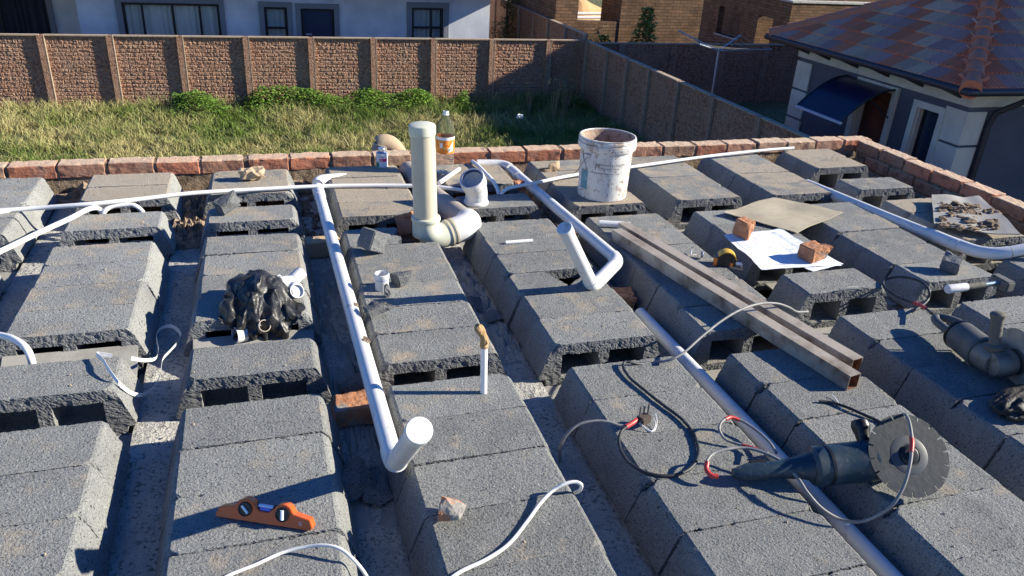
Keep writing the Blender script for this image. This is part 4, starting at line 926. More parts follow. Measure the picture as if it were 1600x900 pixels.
# white bend fitting
bf = empty('pipe_bend', (1.06, 3.66, 0), 'white push fit pipe bend with blue seal standing on a lone block', 'pipe fitting')
c = at(744, 318, 0); ax1 = V(-.42, -.42, .8).normalized()
P = [c + V(0, 0, .0), c + V(0, 0, .05)] + arc(c + V(0, 0, .05), c + V(-.005, -.005, .085), c + V(-.005, -.005, .085) + ax1 * .06, .03, 6)
pipe_part('body', P, .056, 'pvc', bf, 32); top = P[-1]
s = MB(); s.lathe([(.056, .0), (.063, .003), (.064, .012), (.060, .018), (.056, .022)], c + V(0, 0, .0)); s.build('foot_ring', 'pvc', bf, smooth=True)
s = MB(); s.lathe([(.056, -.02), (.063, -.005), (.0645, .0), (.0645, .045), (.062, .050), (.056, .050), (.052, .046), (.052, .0), (.047, -.02), (.0, -.02)], top, ax1); s.build('socket', 'pvc', bf, smooth=True)
s = MB(); s.lathe([(.0565, .0485), (.0525, .051), (.049, .047), (.049, .036), (.0525, .034)], top, ax1); s.build('seal_ring', 'seal', bf, smooth=True)

# bucket
bc = at(940, 304, 0); bk = empty('bucket', bc, 'dirty white builder bucket with wire handle and faded print', 'bucket')
RB, RT, HB = .130, .142, .325
s = MB(); s.lathe([(0, .0), (RB - .006, .0), (RB, .006), (RT - .005, HB - .062), (RT + .006, HB - .062), (RT + .010, HB - .055), (RT + .010, HB - .03), (RT + .003, HB - .028), (RT + .003, HB - .021), (RT + .009, HB - .018), (RT + .009, HB - .010), (RT + .004, HB - .007), (RT + .006, HB), (RT - .001, HB + .001), (RT - .004, HB - .004)], bc, seg=64); s.build('body', 'bucket', bk, smooth=True)
s = MB(); s.lathe([(RT - .004, HB - .003), (RT - .012, HB - .05), (RB - .004, .03), (.0, .03)], bc, seg=64); s.build('inside', 'bucketin', bk, smooth=True)
hx = [bc + V(RT + .012, 0, 0) * 0]
left = bc + V(-.145, -.045, .245); right = bc + V(.145, .045, .245)
s = MB(); s.tube(spline([left + V(.03, -.03, .0), left, left + V(-.010, -.03, -.02), left + V(.0, -.045, -.06), left + V(-.012, -.035, -.085)], 6), .0028, 8); s.tube(spline([bc + V(-.135, -.075, .235), bc + V(-.15, -.06, .21), bc + V(-.162, -.04, .165), bc + V(-.165, .0, .13), bc + V(-.15, .08, .1)], 6), .0028, 8); s.build('handle', 'wire', bk, smooth=True)
def text_mesh(body, size, wrap, name, m, parent, align='CENTER', thick=0):
    cu = bpy.data.curves.new('t', 'FONT'); cu.body = body; cu.size = size; cu.align_x = align; cu.resolution_u = 3
    to = bpy.data.objects.new('t', cu); col.objects.link(to); dg = bpy.context.evaluated_depsgraph_get(); me = bpy.data.meshes.new_from_object(to.evaluated_get(dg))
    bpy.data.objects.remove(to); bm = bmesh.new(); bm.from_mesh(me)
    bmesh.ops.triangulate(bm, faces=bm.faces)
    for v in bm.verts: v.co = wrap(v.co.x, v.co.y)
    bm.to_mesh(me); bm.free(); me.materials.clear(); me.materials.append(M[m]); o = bpy.data.objects.new(name, me); col.objects.link(o)
    if parent: o.parent = parent; o.matrix_parent_inverse = parent.matrix_world.inverted()
    return o
def bwrap(ang0, z0, rr_=None):
    def f(x, y):
        z = z0 + y; r = RB + (RT - .005 - RB) * (z / (HB - .062)) + .0012; a = ang0 + x / r
        return bc + V(r * math.cos(a), r * math.sin(a), z)
    return f
text_mesh('BROWNTEX LTD PTY', .017, bwrap(R(-101), .196), 'print', 'ink', bk)
text_mesh('DO NOT STACK', .013, bwrap(R(-101), .178), 'print', 'ink', bk)
text_mesh('MIX & SPREAD EVENLY WITH CARE', .010, bwrap(R(-112), .153), 'print', 'ink', bk)
s = MB(); vs = []; f = bwrap(R(-158), 0)
for i in range(9):
    for j in range(7): vs.append(f(-.04 + .052 * i / 8, .055 + .105 * j / 6))
s.add(vs, [(i * 7 + j, (i + 1) * 7 + j, (i + 1) * 7 + j + 1, i * 7 + j + 1) for i in range(8) for j in range(6)]); s.build('label', 'bluelabel', bk)

# bottle
bo = at(695, 268, 0); bt = empty('plastic_bottle', bo, 'empty clear plastic bottle with orange label standing behind the cream pipe', 'bottle')
out = [(0, .006), (.03, .0), (.046, .006), (.050, .02), (.0505, .06), (.049, .10), (.050, .12), (.050, .205), (.049, .215), (.0495, .235), (.046, .262), (.036, .290), (.022, .310), (.0135, .322), (.0135, .345)]
s = MB(); s.lathe(out, bo, seg=48); s.build('body', 'bottle', bt, smooth=True)
s = MB(); s.lathe([(.0135, .322), (.018, .323), (.018, .327), (.0145, .329), (.0150, .340), (.0135, .345)], bo, seg=24); s.build('neck', 'labelwhite', bt, smooth=True)
s = MB(); s.lathe([(.0508, .115), (.0512, .117), (.0512, .207), (.0508, .208)], bo, seg=48); s.build('label', 'labelorange', bt, smooth=True)
def cwrap(c, r, a0, z0):
    return lambda x, y: c + V(r * math.cos(a0 + x / r), r * math.sin(a0 + x / r), z0 + y)
s = MB(); s.lathe([(.0515, .192), (.0515, .2085)], bo, seg=48); s.build('label_band', 'labelwhite', bt, smooth=True)
def patch(c, r, a0, poly, z0, m, parent, name='print'):
    s = MB(); f = cwrap(c, r, a0, z0); n = 10; x0, x1 = poly[0], poly[1]; vs = []
    for i in range(n + 1):
        x = x0 + (x1 - x0) * i / n; lo, hi = poly[2](x), poly[3](x); vs += [f(x, lo), f(x, hi)]
    s.add(vs, [(2 * i, 2 * i + 2, 2 * i + 3, 2 * i + 1) for i in range(n)]); return s.build(name, m, parent)
patch(bo, .0516, R(-72), (-.016, .022, lambda x: .125 + max(0, x) * .3 + (.0 if x > -.01 else .018), lambda x: .158 + x * 1.2), 0, 'labelwhite', bt)
text_mesh('Miri', .022, lambda x, y: cwrap(bo, .0522, R(-74), .133)(x, y + x * .9), 'print', 'green', bt)
patch(bo, .0516, R(-128), (-.008, .008, lambda x: .148, lambda x: .176), 0, 'labelwhite', bt)
# tin
tc_ = at(597, 260, 0); tn = empty('glue_tin', tc_, 'small pipe cement tin with pink and green bands on the dusty back block', 'tin')
s = MB(); s.lathe([(0, 0), (.0315, 0), (.033, .003), (.0325, .006), (.0325, .078), (.033, .081), (.031, .083)], tc_, seg=40); s.build('body', 'tin', tn, smooth=True)
s = MB(); s.lathe([(.031, .082), (.024, .088), (.020, .090), (.0205, .092), (.0205, .106), (.019, .109), (0, .109)], tc_, seg=32); s.build('lid', 'tinmetal', tn, smooth=True)
patch(tc_, .0329, R(-95), (-.018, .030, lambda x: .036 - x * .04, lambda x: .053 + x * .06), 0, 'tinpink', tn)
patch(tc_, .0328, R(-150), (-.03, .013, lambda x: .004, lambda x: .030), 0, 'tingreen', tn)
text_mesh('WELD', .011, cwrap(tc_, .0331, R(-105), .060), 'print', 'ink', tn)
text_mesh('PVC', .010, cwrap(tc_, .0334, R(-105), .040), 'print', 'labelwhite', tn)

# ================================================================== STEEL TUBES
def boxtube(A, B, w_, h_, label, roll=0):
    root = empty('steel_tube', (A + B) / 2, label, 'steel tube'); d = (B - A).normalized(); side = d.cross(V(0, 0, 1)).normalized(); up = side.cross(d)
    def ring(p, k): return [p + side * x * (w_ / 2 - k) + up * z * (h_ / 2 - k) for x, z in ((-1, -1), (1, -1), (1, 1), (-1, 1))]
    s = MB(); a, b = ring(A, 0), ring(B, 0); s.add(a + b, [(i, (i + 1) % 4, 4 + (i + 1) % 4, 4 + i) for i in range(4)])
    k = .0025; a2, b2 = ring(A, k), ring(B, k); s.add(a + a2, [(i, (i + 1) % 4, 4 + (i + 1) % 4, 4 + i) for i in range(4)]); s.add(b + b2, [(i, (i + 1) % 4, 4 + (i + 1) % 4, 4 + i) for i in range(4)])
    s.build('tube_wall', 'tubesteel', root)
    s = MB(); s.add(a2 + b2, [(i, (i + 1) % 4, 4 + (i + 1) % 4, 4 + i) for i in range(4)]); s.build('inside', 'rust', root); return root
boxtube(V(1.500, 3.045, .030), V(1.760, 1.715, .032), .050, .055, 'weathered square steel tube, the left one of the pair')
boxtube(V(1.562, 3.120, .031), V(1.838, 1.800, .033), .050, .055, 'weathered square steel tube, the right one of the pair')

# ================================================================== SHEETS
def sheet(name, pts, zs, th, m, label, cat, bend=.0, seed=0, n=26):
    P = [at(px, py, z) for (px, py), z in zip(pts, zs)]   # 4 corners in order
    vs = []
    for lay_ in (0, 1):
        for j in range(n + 1):
            for i in range(n + 1):
                u, v = i / n, j / n; p = P[0] * (1 - u) * (1 - v) + P[1] * u * (1 - v) + P[2] * u * v + P[3] * (1 - u) * v
                p = p + V(0, 0, bend * noise.noise(V(u * 2.2, v * 2.2, seed)) - th * lay_)
                e = .004 * noise.noise(V(p.x * 30, p.y * 30, seed)); vs.append(p + V(e, e, 0))
    N1 = n + 1; S = N1 * N1; fs = []
    for j in range(n):
        for i in range(n):
            a = j * N1 + i; fs.append((a, a + 1, a + N1 + 1, a + N1)); fs.append((S + a + N1, S + a + N1 + 1, S + a + 1, S + a))
    for i in range(n):
        for a, b in ((i, i + 1), (n * N1 + i + 1, n * N1 + i), ((i + 1) * N1, i * N1), (i * N1 + n, (i + 1) * N1 + n)): fs.append((a, b, S + b, S + a))
    s = MB(); s.add(vs, fs); o = s.build(name, m, smooth=True); tag(o, label, cat); return o
sheet('hardboard_sheet', [(1130, 331), (1245, 363), (1318, 331), (1209, 308)], [.022, .012, .030, .012], .004, 'hardboard', 'dusty brown hardboard sheet lying across two block columns', 'board', .012, 2)
msh = sheet('mortar_board', [(1456, 304), (1460, 352), (1594, 366), (1530, 306)], [.05, .035, .05, .04], .005, 'board', 'old board with dried mortar lumps beside the right parapet', 'board', .02, 7)
s = MB(); rr = random.Random(8)
lum = []
for k in range(70):
    u, v = rr.random(), rr.random(); p = at(1465 + 95 * u, 315 + 38 * v + 10 * u, .045); q = .006 + .018 * rr.random() ** 2
    bm = bmesh.new(); bmesh.ops.create_icosphere(bm, subdivisions=2, radius=q)
    for vv in bm.verts: vv.co = p + Vector((vv.co.x * 1.4, vv.co.y * 1.2, vv.co.z * .7)) * (1 + 1.1 * noise.noise(vv.co * 90 + p * 10))
    s.add([vv.co[:] for vv in bm.verts], [[x.index for x in f.verts] for f in bm.faces]); bm.free()
mo = s.build('dried_mortar', 'mortar'); mo.parent = msh
# drawings
p1 = sheet('drawing_sheet', [(1131, 367), (1190, 421), (1316, 414), (1221, 357)], [.006, .008, .006, .010], .0012, 'paper', 'white building plan sheet weighed down by two brick halves', 'drawing', .010, 4, 20)
p2 = sheet('drawing_sheet', [(1255, 418), (1270, 424), (1318, 412), (1290, 398)], [.002, .004, .003, .003], .0012, 'paper', 'second folded plan sheet showing under the near corner of the first', 'drawing', .002, 5, 10)
s = MB(); rr = random.Random(12); Pc = [at(1131, 367, .0), at(1190, 421, .0), at(1316, 414, .0), at(1221, 357, .0)]
def pp(u, v):
    p = Pc[0] * (1 - u) * (1 - v) + Pc[1] * u * (1 - v) + Pc[2] * u * v + Pc[3] * (1 - u) * v
    zz = .006 * (1 - u) * (1 - v) + .008 * u * (1 - v) + .006 * u * v + .010 * (1 - u) * v
    return V(p.x, p.y, zz + .010 * noise.noise(V(u * 2.2, v * 2.2, 4)) + .0012)
def dl(u0, v0, u1, v1, w_):
    n_ = 8; vs = []
    for i in range(n_ + 1):
        t = i / n_; a = pp(u0 + (u1 - u0) * t, v0 + (v1 - v0) * t); d_ = (pp(min(1, u1), min(1, v1)) - pp(u0, v0)).normalized(); sd_ = V(-d_.y, d_.x, 0) * w_ / 2; vs += [a + sd_, a - sd_]
    s.add(vs, [(2 * i, 2 * i + 1, 2 * i + 3, 2 * i + 2) for i in range(n_)])
for a in [(.05, .05, .95, .05), (.95, .05, .95, .95), (.05, .95, .95, .95), (.05, .05, .05, .95), (.1, .72, .85, .78), (.1, .76, .7, .80)]: dl(*a, .0022)
for k in range(34):
    u, v = rr.uniform(.1, .8), rr.uniform(.1, .85); l = rr.uniform(.04, .2)
    if rr.random() < .5: dl(u, v, min(u + l, .94), v, .0016)
    else: dl(u, v, u, min(v + l, .94), .0016)
dw = s.build('plan_lines', 'pencil'); dw.parent = p1

# ================================================================== BRICK HALVES, STONES
def halfbrick(c, d, rz, tilt, label, m='chip', seed=0, cut=.15):
    bm = bmesh.new(); bmesh.ops.create_cube(bm, size=1); bmesh.ops.scale(bm, vec=d, verts=bm.verts)
    rnd = random.Random(seed)
    for v in bm.verts:
        if v.co.x > 0: v.co.x -= d[0] * cut * rnd.random() * 1.6; v.co.y += d[1] * .12 * rnd.uniform(-1, 1)
    bmesh.ops.bevel(bm, geom=bm.edges, offset=.004, segments=2, affect='EDGES')
    bmesh.ops.subdivide_edges(bm, edges=[e for e in bm.edges if e.calc_length() > .02], cuts=6, use_grid_fill=True); bm.normal_update()
    for v in bm.verts:
        k = .004 + (.009 if v.co.x > d[0] * .2 else 0); v.co += v.normal * noise.noise(v.co * 40 + Vector((seed * 4, 0, 0))) * k
    bmesh.ops.transform(bm, matrix=Matrix.Rotation(rz, 4, 'Z') @ Matrix.Rotation(tilt, 4, 'Y'), verts=bm.verts); zm = min(v.co.z for v in bm.verts)
    me = bpy.data.meshes.new('broken_brick'); bm.to_mesh(me); bm.free(); me.materials.append(M[m])
    ca = me.color_attributes.new('tint', 'FLOAT_COLOR', 'CORNER'); ca.data.foreach_set('color', [1.] * (4 * len(me.loops)))
    o = bpy.data.objects.new('broken_brick', me); col.objects.link(o); o.location = Vector(c) - V(0, 0, zm); tag(o, label, 'brick'); return o
halfbrick(at(1161, 372, .006), (.085, .062, .082), R(-60), R(8), 'upright orange brick piece holding the back of the plans', seed=1)
halfbrick(at(1270, 404, .008), (.118, .09, .066), R(12), R(-2), 'orange brick half holding the front of the plans', seed=2)
halfbrick(at(642, 370, -.09), (.14, .07, .10), R(-55), R(-25), 'red brick wedged left of the cream elbow', 'brick', seed=3)
halfbrick(at(558, 652, -.15), (.15, .10, .062), R(4), 0, 'orange brick across the trench left of the long white pipe', seed=4)
halfbrick(at(932, 470, -.135), (.15, .09, .06), R(20), R(8), 'broken orange brick in the cut block below the leaning stub', seed=5)
halfbrick(V(1.372, 2.66, -.155), (.13, .10, .085), R(-10), 0, 'orange brick in the trench under the pipe elbow by the steel tubes', seed=6)
halfbrick(V(1.30, 3.98, -.08), (.16, .07, .055), R(-70), R(-12), 'orange brick under the pipe left of the bucket', seed=7)
halfbrick(V(.21, 3.45, -.155), (.18, .09, .075), R(3), 0, 'sandy brick bridging the trench under the long pipe', 'crumb', seed=8)
halfbrick(V(1.36, 3.30, -.12), (.09, .1, .07), R(15), 0, 'small red brick piece in the trench below the bucket', seed=9)
def stone(i, px, py, z, size, m, rz, label, tilt=(0, 0), disp=.005):
    o = rock('stone' if m != 'blockdark' else 'block_offcut', 100 + i, at(px, py, z), size, m, rz, None, disp, 13, tilt); return tag(o, label, 'stone' if m != 'blockdark' else 'block fragment')
def offcut(px, py, d, rz, tilt, label, seed, cut=.3):
    o = halfbrick(at(px, py, 0), d, rz, tilt, label, 'blockdark', seed, cut); o.name = 'block_offcut'; o['category'] = 'block fragment'; o['shade'] = 1.1
offcut(587, 392, (.125, .085, .085), R(35), R(25), 'large angular grey block fragment left of the wedged red brick', 41, .5)
offcut(634, 441, (.115, .06, .05), R(28), R(-12), 'wedge shaped grey fragment right of the small white cap', 42, .7)
offcut(592, 492, (.10, .05, .04), R(15), R(-18), 'pointed grey fragment in front of the small white cap', 43, .8)
offcut(362, 330, (.14, .08, .055), R(30), R(-20), 'curved grey block fragment on the lone block of the third column', 44, .5)
stone(4, 605, 464, 0, (.025, .025, .05), 'blockdark', .2, 'thin upright dark sliver beside the small white cap')
stone(6, 703, 812, 0, (.085, .065, .055), 'lump', 1.0, 'grey and orange brick lump on the near fourth column', (.3, .4))
offcut(1482, 424, (.085, .075, .065), R(38), R(-18), 'dark grey rock beside the pipe bend on the right', 47, .5)
stone(8, 548, 765, -.15, (.11, .15, .06), 'blockdark', .3, 'dark block fragment deep in the trench, left of two', (.1, .1))
stone(9, 585, 768, -.15, (.085, .15, .05), 'blockdark', .1, 'dark flat block fragment deep in the trench, right of two')
stone(10, 560, 608, -.15, (.13, .09, .06), 'blockdark', .1, 'grey block fragment in the trench behind the orange brick')
stone(11, 655, 470, -.15, (.1, .08, .05), 'blockdark', .8, 'dark fragment in the shaded trench right of the fourth column') if False else None
stone(12, 748, 480, -.15, (.11, .09, .05), 'blockdark', .8, 'dark rubble piece in the fourth trench, larger of two')
stone(13, 768, 500, -.15, (.07, .06, .04), 'blockdark', .2, 'dark rubble piece in the fourth trench, smaller of two')
lp = rock('mortar_lump', 201, at(395, 281, 0), (.12, .085, .055), 'crumb', .2, None, .018, 18); tag(lp, 'dry sandy mortar lump on the back block of the third column', 'mortar lump')
tr = empty('mortar_offcut', at(862, 266, 0), 'brown splinter of dried mortar with an upright flake, left of the bucket', 'mortar lump')
o = rock('flake', 202, at(862, 264, 0), (.14, .05, .022), 'mortar', .1, None, .006); o.parent = tr; o.location = V(0, 0, 0)
o = rock('flake', 203, at(862, 264, .0), (.075, .025, .075), 'crumb', .35, None, .006); o.parent = tr; o.location = V(.015, 0, .015)
# scattered crumbs
s = MB(); rr = random.Random(33)
for k in range(1500):
    ci = rr.randrange(9); grp = rr.choice(GR[ci]); y = rr.choice(grp[1]) - rr.uniform(.005, .19); w_ = 1 if y > 3.3 else .35
    if rr.random() > w_: continue
    x = XC[ci] + rr.uniform(-.185, .185); q = rr.uniform(.0012, .0042) * (1.3 if rr.random() < .1 else 1)
    if noise.noise(V(x * 5, y * 5, 1)) < -.05: continue
    c = V(x, y, .001); vs = [c + V(math.cos(a) * q * rr.uniform(.7, 1.3), math.sin(a) * q * rr.uniform(.7, 1.3), 0) for a in (0, 1.57, 3.14, 4.71)]
    s.add(vs + [c + V(0, 0, q * 1.1)], [(0, 1, 4), (1, 2, 4), (2, 3, 4), (3, 0, 4)])
s2 = MB()
for k in range(2600):
    i_ = rr.randrange(10); x = rx[i_] + rr.uniform(-.085, .085); y = rr.uniform(.9, 4.35); q = rr.uniform(.0015, .006) * (2.2 if rr.random() < .06 else 1)
    if noise.noise(V(x * 6, y * 3, 5)) < -.1: continue
    c = V(x, y, -.150); a0 = rr.uniform(0, 3); vs = [c + V(math.cos(a + a0) * q * rr.uniform(.6, 1.4), math.sin(a + a0) * q * rr.uniform(.6, 1.4), rr.uniform(0, q * .5)) for a in (0, 1.26, 2.5, 3.8, 5.0)]
    s2.add(vs + [c + V(q * .2, 0, q * rr.uniform(.8, 1.4))], [(0, 1, 5), (1, 2, 5), (2, 3, 5), (3, 4, 5), (4, 0, 5)])
tag(s2.build('gravel_chips', 'board'), 'grey concrete chips and grit fallen into the channels over the ribs', 'debris', kind='stuff')
tag(s.build('crumbs', 'crumb'), 'sandy mortar crumbs scattered over the block tops', 'debris', kind='stuff')

# ================================================================== FITTINGS AND BAG
def cyl(name, c, ax, r, L_, m, parent=None, wall=.003, seg=24):
    s = MB(); s.lathe([(r, 0), (r, L_), (r - wall, L_), (r - wall, .006), (0, .006)], c, ax, seg); s.lathe([(0, 0), (r, 0)], c, ax, seg); return s.build(name, m, parent, smooth=True)
cs = empty('pipe_socket', at(597, 455, 0), 'short white socket with a blue ring standing on the fourth column', 'pipe fitting')
c = at(597, 452, 0); s = MB(); s.lathe([(0, .0), (.0255, 0), (.0265, .002), (.0265, .045), (.029, .050), (.029, .066), (.0265, .069), (.024, .067), (.024, .03), (0, .03)], c, seg=32); s.build('body', 'pvc', cs, smooth=True)
s = MB(); s.lathe([(.0268, .0455), (.0285, .0475), (.0268, .0495)], c, seg=32); s.build('ring', 'vialblue', cs, smooth=True)
def fitting(px, py, z, label, a1, a2, r=.026, L1=.055, L2=.05, name='pipe_fitting'):
    c = at(px, py, z); root = empty(name, c, label, 'pipe fitting'); a1 = Vector(a1).normalized(); a2 = Vector(a2).normalized()
    s = MB(); s.tube([c + a1 * L1 * .4] + arc(c + a1 * L1 * .4, c, c + a2 * L2 * .4, .02, 6) + [c + a2 * L2 * .4], r * .93, 20); s.build('elbow', 'pvc', root, smooth=True)
    for a, L_ in ((a1, L1), (a2, L2)):
        s = MB(); s.lathe([(r * .93, .01), (r, .014), (r, L_), (r - .003, L_), (r - .004, .02), (0, .02)], c, a, 24); s.build('socket', 'pvc', root, smooth=True)
    return root
fitting(426, 440, .028, 'white fitting lying behind the black plastic bag', (-.6, .5, .1), (.7, -.3, .15), .024, .04, .03)
fitting(455, 440, .03, 'white angled fitting right of the bag, its far arm raised', (-.8, -.25, .05), (.55, .5, .25), .025, .05, .06)
fitting(460, 457, .03, 'white elbow with its round mouth facing the camera beside the bag', (.35, -.75, .55), (.1, .9, -.1), .027, .03, .05)
fitting(388, 520, -.06, 'white elbow hanging from the bag into the gap below it', (-.75, -.35, .1), (.3, .5, .5), .029, .05, .06)
# bag: a sheet of film that falls over a bundle of fittings and over the edge of the block
bgc = at(408, 478, .0)
def drape():
    tmp = []
    def tmpmesh(bm):
        me = bpy.data.meshes.new('tmp'); bm.to_mesh(me); bm.free(); o = bpy.data.objects.new('tmp', me); col.objects.link(o); tmp.append(o); return o
    bm = bmesh.new(); bmesh.ops.create_cube(bm, size=1); bmesh.ops.scale(bm, vec=(.7, .40, .12), verts=bm.verts); bmesh.ops.translate(bm, vec=bgc + V(0, .20 - .085, -.062), verts=bm.verts); c1 = tmpmesh(bm)
    bm = bmesh.new()
    for (x, y, z, r) in ((-.06, .045, .045, .050), (.0, .06, .055, .052), (.045, .03, .04, .044), (-.015, .0, .05, .048), (.05, -.03, .025, .030), (-.03, -.06, .0, .03), (.03, -.08, -.02, .03)):
        bmesh.ops.create_icosphere(bm, subdivisions=3, radius=r, matrix=Matrix.Translation(bgc + V(x, y, z)))
    c2 = tmpmesh(bm)
    for c in (c1, c2):
        c.modifiers.new('c', 'COLLISION'); c.collision.thickness_outer = .003; c.collision.cloth_friction = 12
    n = 64; bm = bmesh.new(); vs = []
    for j in range(n + 1):
        for i in range(n + 1):
            u, v_ = i / n - .5, j / n - .5; r = math.hypot(u, v_)
            w1 = noise.noise(V(u * 5, v_ * 5, 1)); w2 = noise.noise(V(u * 5, v_ * 5, 8)); w3 = noise.noise(V(u * 7, v_ * 7, 4))
            vs.append(bm.verts.new(bgc + V(u * .30 + w1 * .022 - .005, v_ * .38 - .015 + w2 * .022, .165 + w3 * .045 - .16 * r)))
    for j in range(n):
        for i in range(n):
            if math.hypot(i / n - .5, j / n - .5) < .5 + .05 * noise.noise(V(i * .1, j * .1, 2)): k = j * (n + 1) + i; bm.faces.new((vs[k], vs[k + 1], vs[k + n + 2], vs[k + n + 1]))
    bmesh.ops.delete(bm, geom=[v for v in bm.verts if not v.link_faces], context='VERTS')
    sh = tmpmesh(bm); m = sh.modifiers.new('cl', 'CLOTH'); st_ = m.settings; st_.quality = 6; st_.mass = .05; st_.tension_stiffness = 12; st_.compression_stiffness = 12; st_.shear_stiffness = 4; st_.bending_stiffness = .12; st_.air_damping = 2; st_.shrink_min = -.06
    m.collision_settings.distance_min = .003; m.collision_settings.use_self_collision = True; m.collision_settings.self_distance_min = .002; m.collision_settings.collision_quality = 3
    m.point_cache.frame_start = 1; m.point_cache.frame_end = 40
    for f in range(1, 37): scene.frame_set(f)
    dg = bpy.context.evaluated_depsgraph_get(); me = bpy.data.meshes.new_from_object(sh.evaluated_get(dg)); me.transform(Matrix.Translation(-bgc))
    for o in tmp: bpy.data.objects.remove(o)
    scene.frame_set(1)
    return me
me = drape(); me.materials.clear(); me.materials.append(M['bag']); me.shade_smooth(); me.name = 'plastic_bag'
o = bpy.data.objects.new('plastic_bag', me); col.objects.link(o); o.location = bgc; tag(o, 'crumpled black plastic bag spilling white fittings on the third column', 'plastic bag')
md = o.modifiers.new('s', 'SUBSURF'); md.levels = md.render_levels = 1
cyl('pipe_fitting', at(407, 512, -.045), (.3, -.7, .5), .022, .05, 'dustypipe')
bpy.data.objects['pipe_fitting']; o = [x for x in col.objects if x.name.startswith('pipe_fitting') and x.type == 'MESH' and x.parent is None][-1]; tag(o, 'dull grey socket peeping out of the mouth of the black bag', 'pipe fitting')
# bag at right edge
bm = bmesh.new(); bmesh.ops.create_icosphere(bm, subdivisions=5, radius=1)
for v in bm.verts:
    n_ = v.co.copy(); fold = .12 * (1 - abs(noise.noise(V(n_.x * 1.1 + n_.y * .8, n_.y * 3.4 - n_.x, n_.z * 2))) * 3) + .05 * noise.noise(n_ * 6)
    v.co = V(n_.x * .17, n_.y * .085, n_.z * .040) * (.85 + fold); v.co.z = max(v.co.z, -.024) + .024
bm.normal_update(); me = bpy.data.meshes.new('tool_bag'); bm.to_mesh(me); bm.free(); me.shade_smooth(); me.materials.append(M['leather'])
o = bpy.data.objects.new('tool_bag', me); col.objects.link(o); o.location = at(1606, 638, .0); o.rotation_euler.z = R(8); tag(o, 'folded dark cloth bag at the right edge below the small grinder', 'bag')

# ================================================================== LEVEL
La, Lb = at(341, 806, 0), at(490, 829, 0); ux = (Lb - La).normalized(); uy = V(-ux.y, ux.x, 0)   # uy points away from camera
tl = R(-24); up = V(0, 0, 1) * math.cos(tl) - uy * math.sin(tl); nn = -(uy * math.cos(tl) + V(0, 0, 1) * math.sin(tl)); LL = (Lb - La).length
lv = empty('spirit_level', (La + Lb) / 2, 'short orange torpedo spirit level with three vials on a grey block', 'spirit level')
def circ(cx, cz, r, a0, a1, n=12): return [(cx + r * math.cos(R(a0 + (a1 - a0) * i / n)), cz + r * math.sin(R(a0 + (a1 - a0) * i / n))) for i in range(n + 1)]
k = LL / .235
poly = [(0, 0), (.232, 0), (.235, .008), (.228, .026), (.190, .034)] + circ(.162, .033, .023, 15, 160, 10) + [(.134, .036), (.128, .030), (.104, .030), (.098, .036)] + circ(.071, .033, .023, 20, 165, 10) + [(.045, .034), (.008, .026), (0, .010)]
poly = [(a * k, b * .95) for a, b in poly]
s = MB(); s.prism(poly, La + nn * .013 + V(0, 0, .004), ux, up, -nn, .026); s.build('body', 'orange', lv, bevel=.0012)
for (cx, ang, nm) in ((.071, -45, 'a'), (.162, -85, 'b')):
    c = La + ux * cx * k + up * .030 * .95 + nn * .0135 + V(0, 0, .004)
    s = MB(); s.lathe([(0, 0), (.0170, 0), (.0175, .0025), (.0155, .003), (.015, .001), (0, .001)], c, nn, 32); vo = s.build('vial_housing', 'blackpl', lv, smooth=True)
    d = ux * math.cos(R(ang)) + up * math.sin(R(ang)); s = MB(); s.tube([c + nn * .003 - d * .0115, c + nn * .003 + d * .0115], .0032 if nm == 'a' else .0045, 12); s.build('vial', 'glassy', vo, smooth=True)
c = La + ux * .116 * k + up * .0315 + V(0, 0, .004); s = MB(); s.box(c, (.028, .016, .014), Matrix((ux, uy, up)).transposed()); vo = s.build('vial_housing', 'vialblue', lv, bevel=.002)
s = MB(); s.tube([c - ux * .018 + up * .006, c + ux * .018 + up * .006], .0048, 12); s.build('vial', 'glassy', vo, smooth=True)
for q in (-1, 1): s = MB(); s.box(c + ux * q * .021, (.010, .018, .012), Matrix((ux, uy, up)).transposed()); s.build('vial_clamp', 'blackpl', lv)
text_mesh('G', .012, lambda x, y: La + ux * (x + .207 * k) + up * (y + .010) + nn * .0140 + V(0, 0, .004), 'print', 'labelwhite', lv)

# ================================================================== TAPE MEASURE, WASHER, HAMMER
tp = at(1131, 414, 0); TS = 1.25; tm_ = empty('tape_measure', tp, 'black and yellow tape measure beside the steel tubes', 'tape measure')
ang = R(-24); rx_ = Matrix.Rotation(ang, 3, 'Z')
prof = [(-.036, 0), (.034, 0), (.037, .008), (.036, .028)] + circ(.004, .022, .033, 12, 150, 10) + [(-.036, .030)]
s = MB(); s.prism(prof, tp - rx_ @ V(0, .018, 0), rx_ @ V(1, 0, 0), V(0, 0, 1), rx_ @ V(0, 1, 0), .036); s.build('case', 'blackpl', tm_, bevel=.003)
s = MB(); q = circ(.004, .022, .0345, 10, 152, 12); q2 = circ(.004, .022, .0310, 152, 10, 12); s.prism(q + q2, tp - rx_ @ V(0, .0195, 0), rx_ @ V(1, 0, 0), V(0, 0, 1), rx_ @ V(0, 1, 0), .039); s.build('rim', 'yellow', tm_, bevel=.001)
s = MB(); s.box(tp + rx_ @ V(-.034, -.0175, .018), (.012, .006, .028), rx_); s.box(tp + rx_ @ V(.022, -.0185, .010), (.010, .004, .016), rx_); s.build('grip', 'orangetab', tm_, bevel=.001)
s = MB(); s.box(tp + rx_ @ V(.048, .0, .010), (.024, .022, .002), rx_); s.box(tp + rx_ @ V(.060, .0, .005), (.002, .022, .014), rx_); s.build('hook', 'steel', tm_)
tm_.scale = (TS, TS, TS)
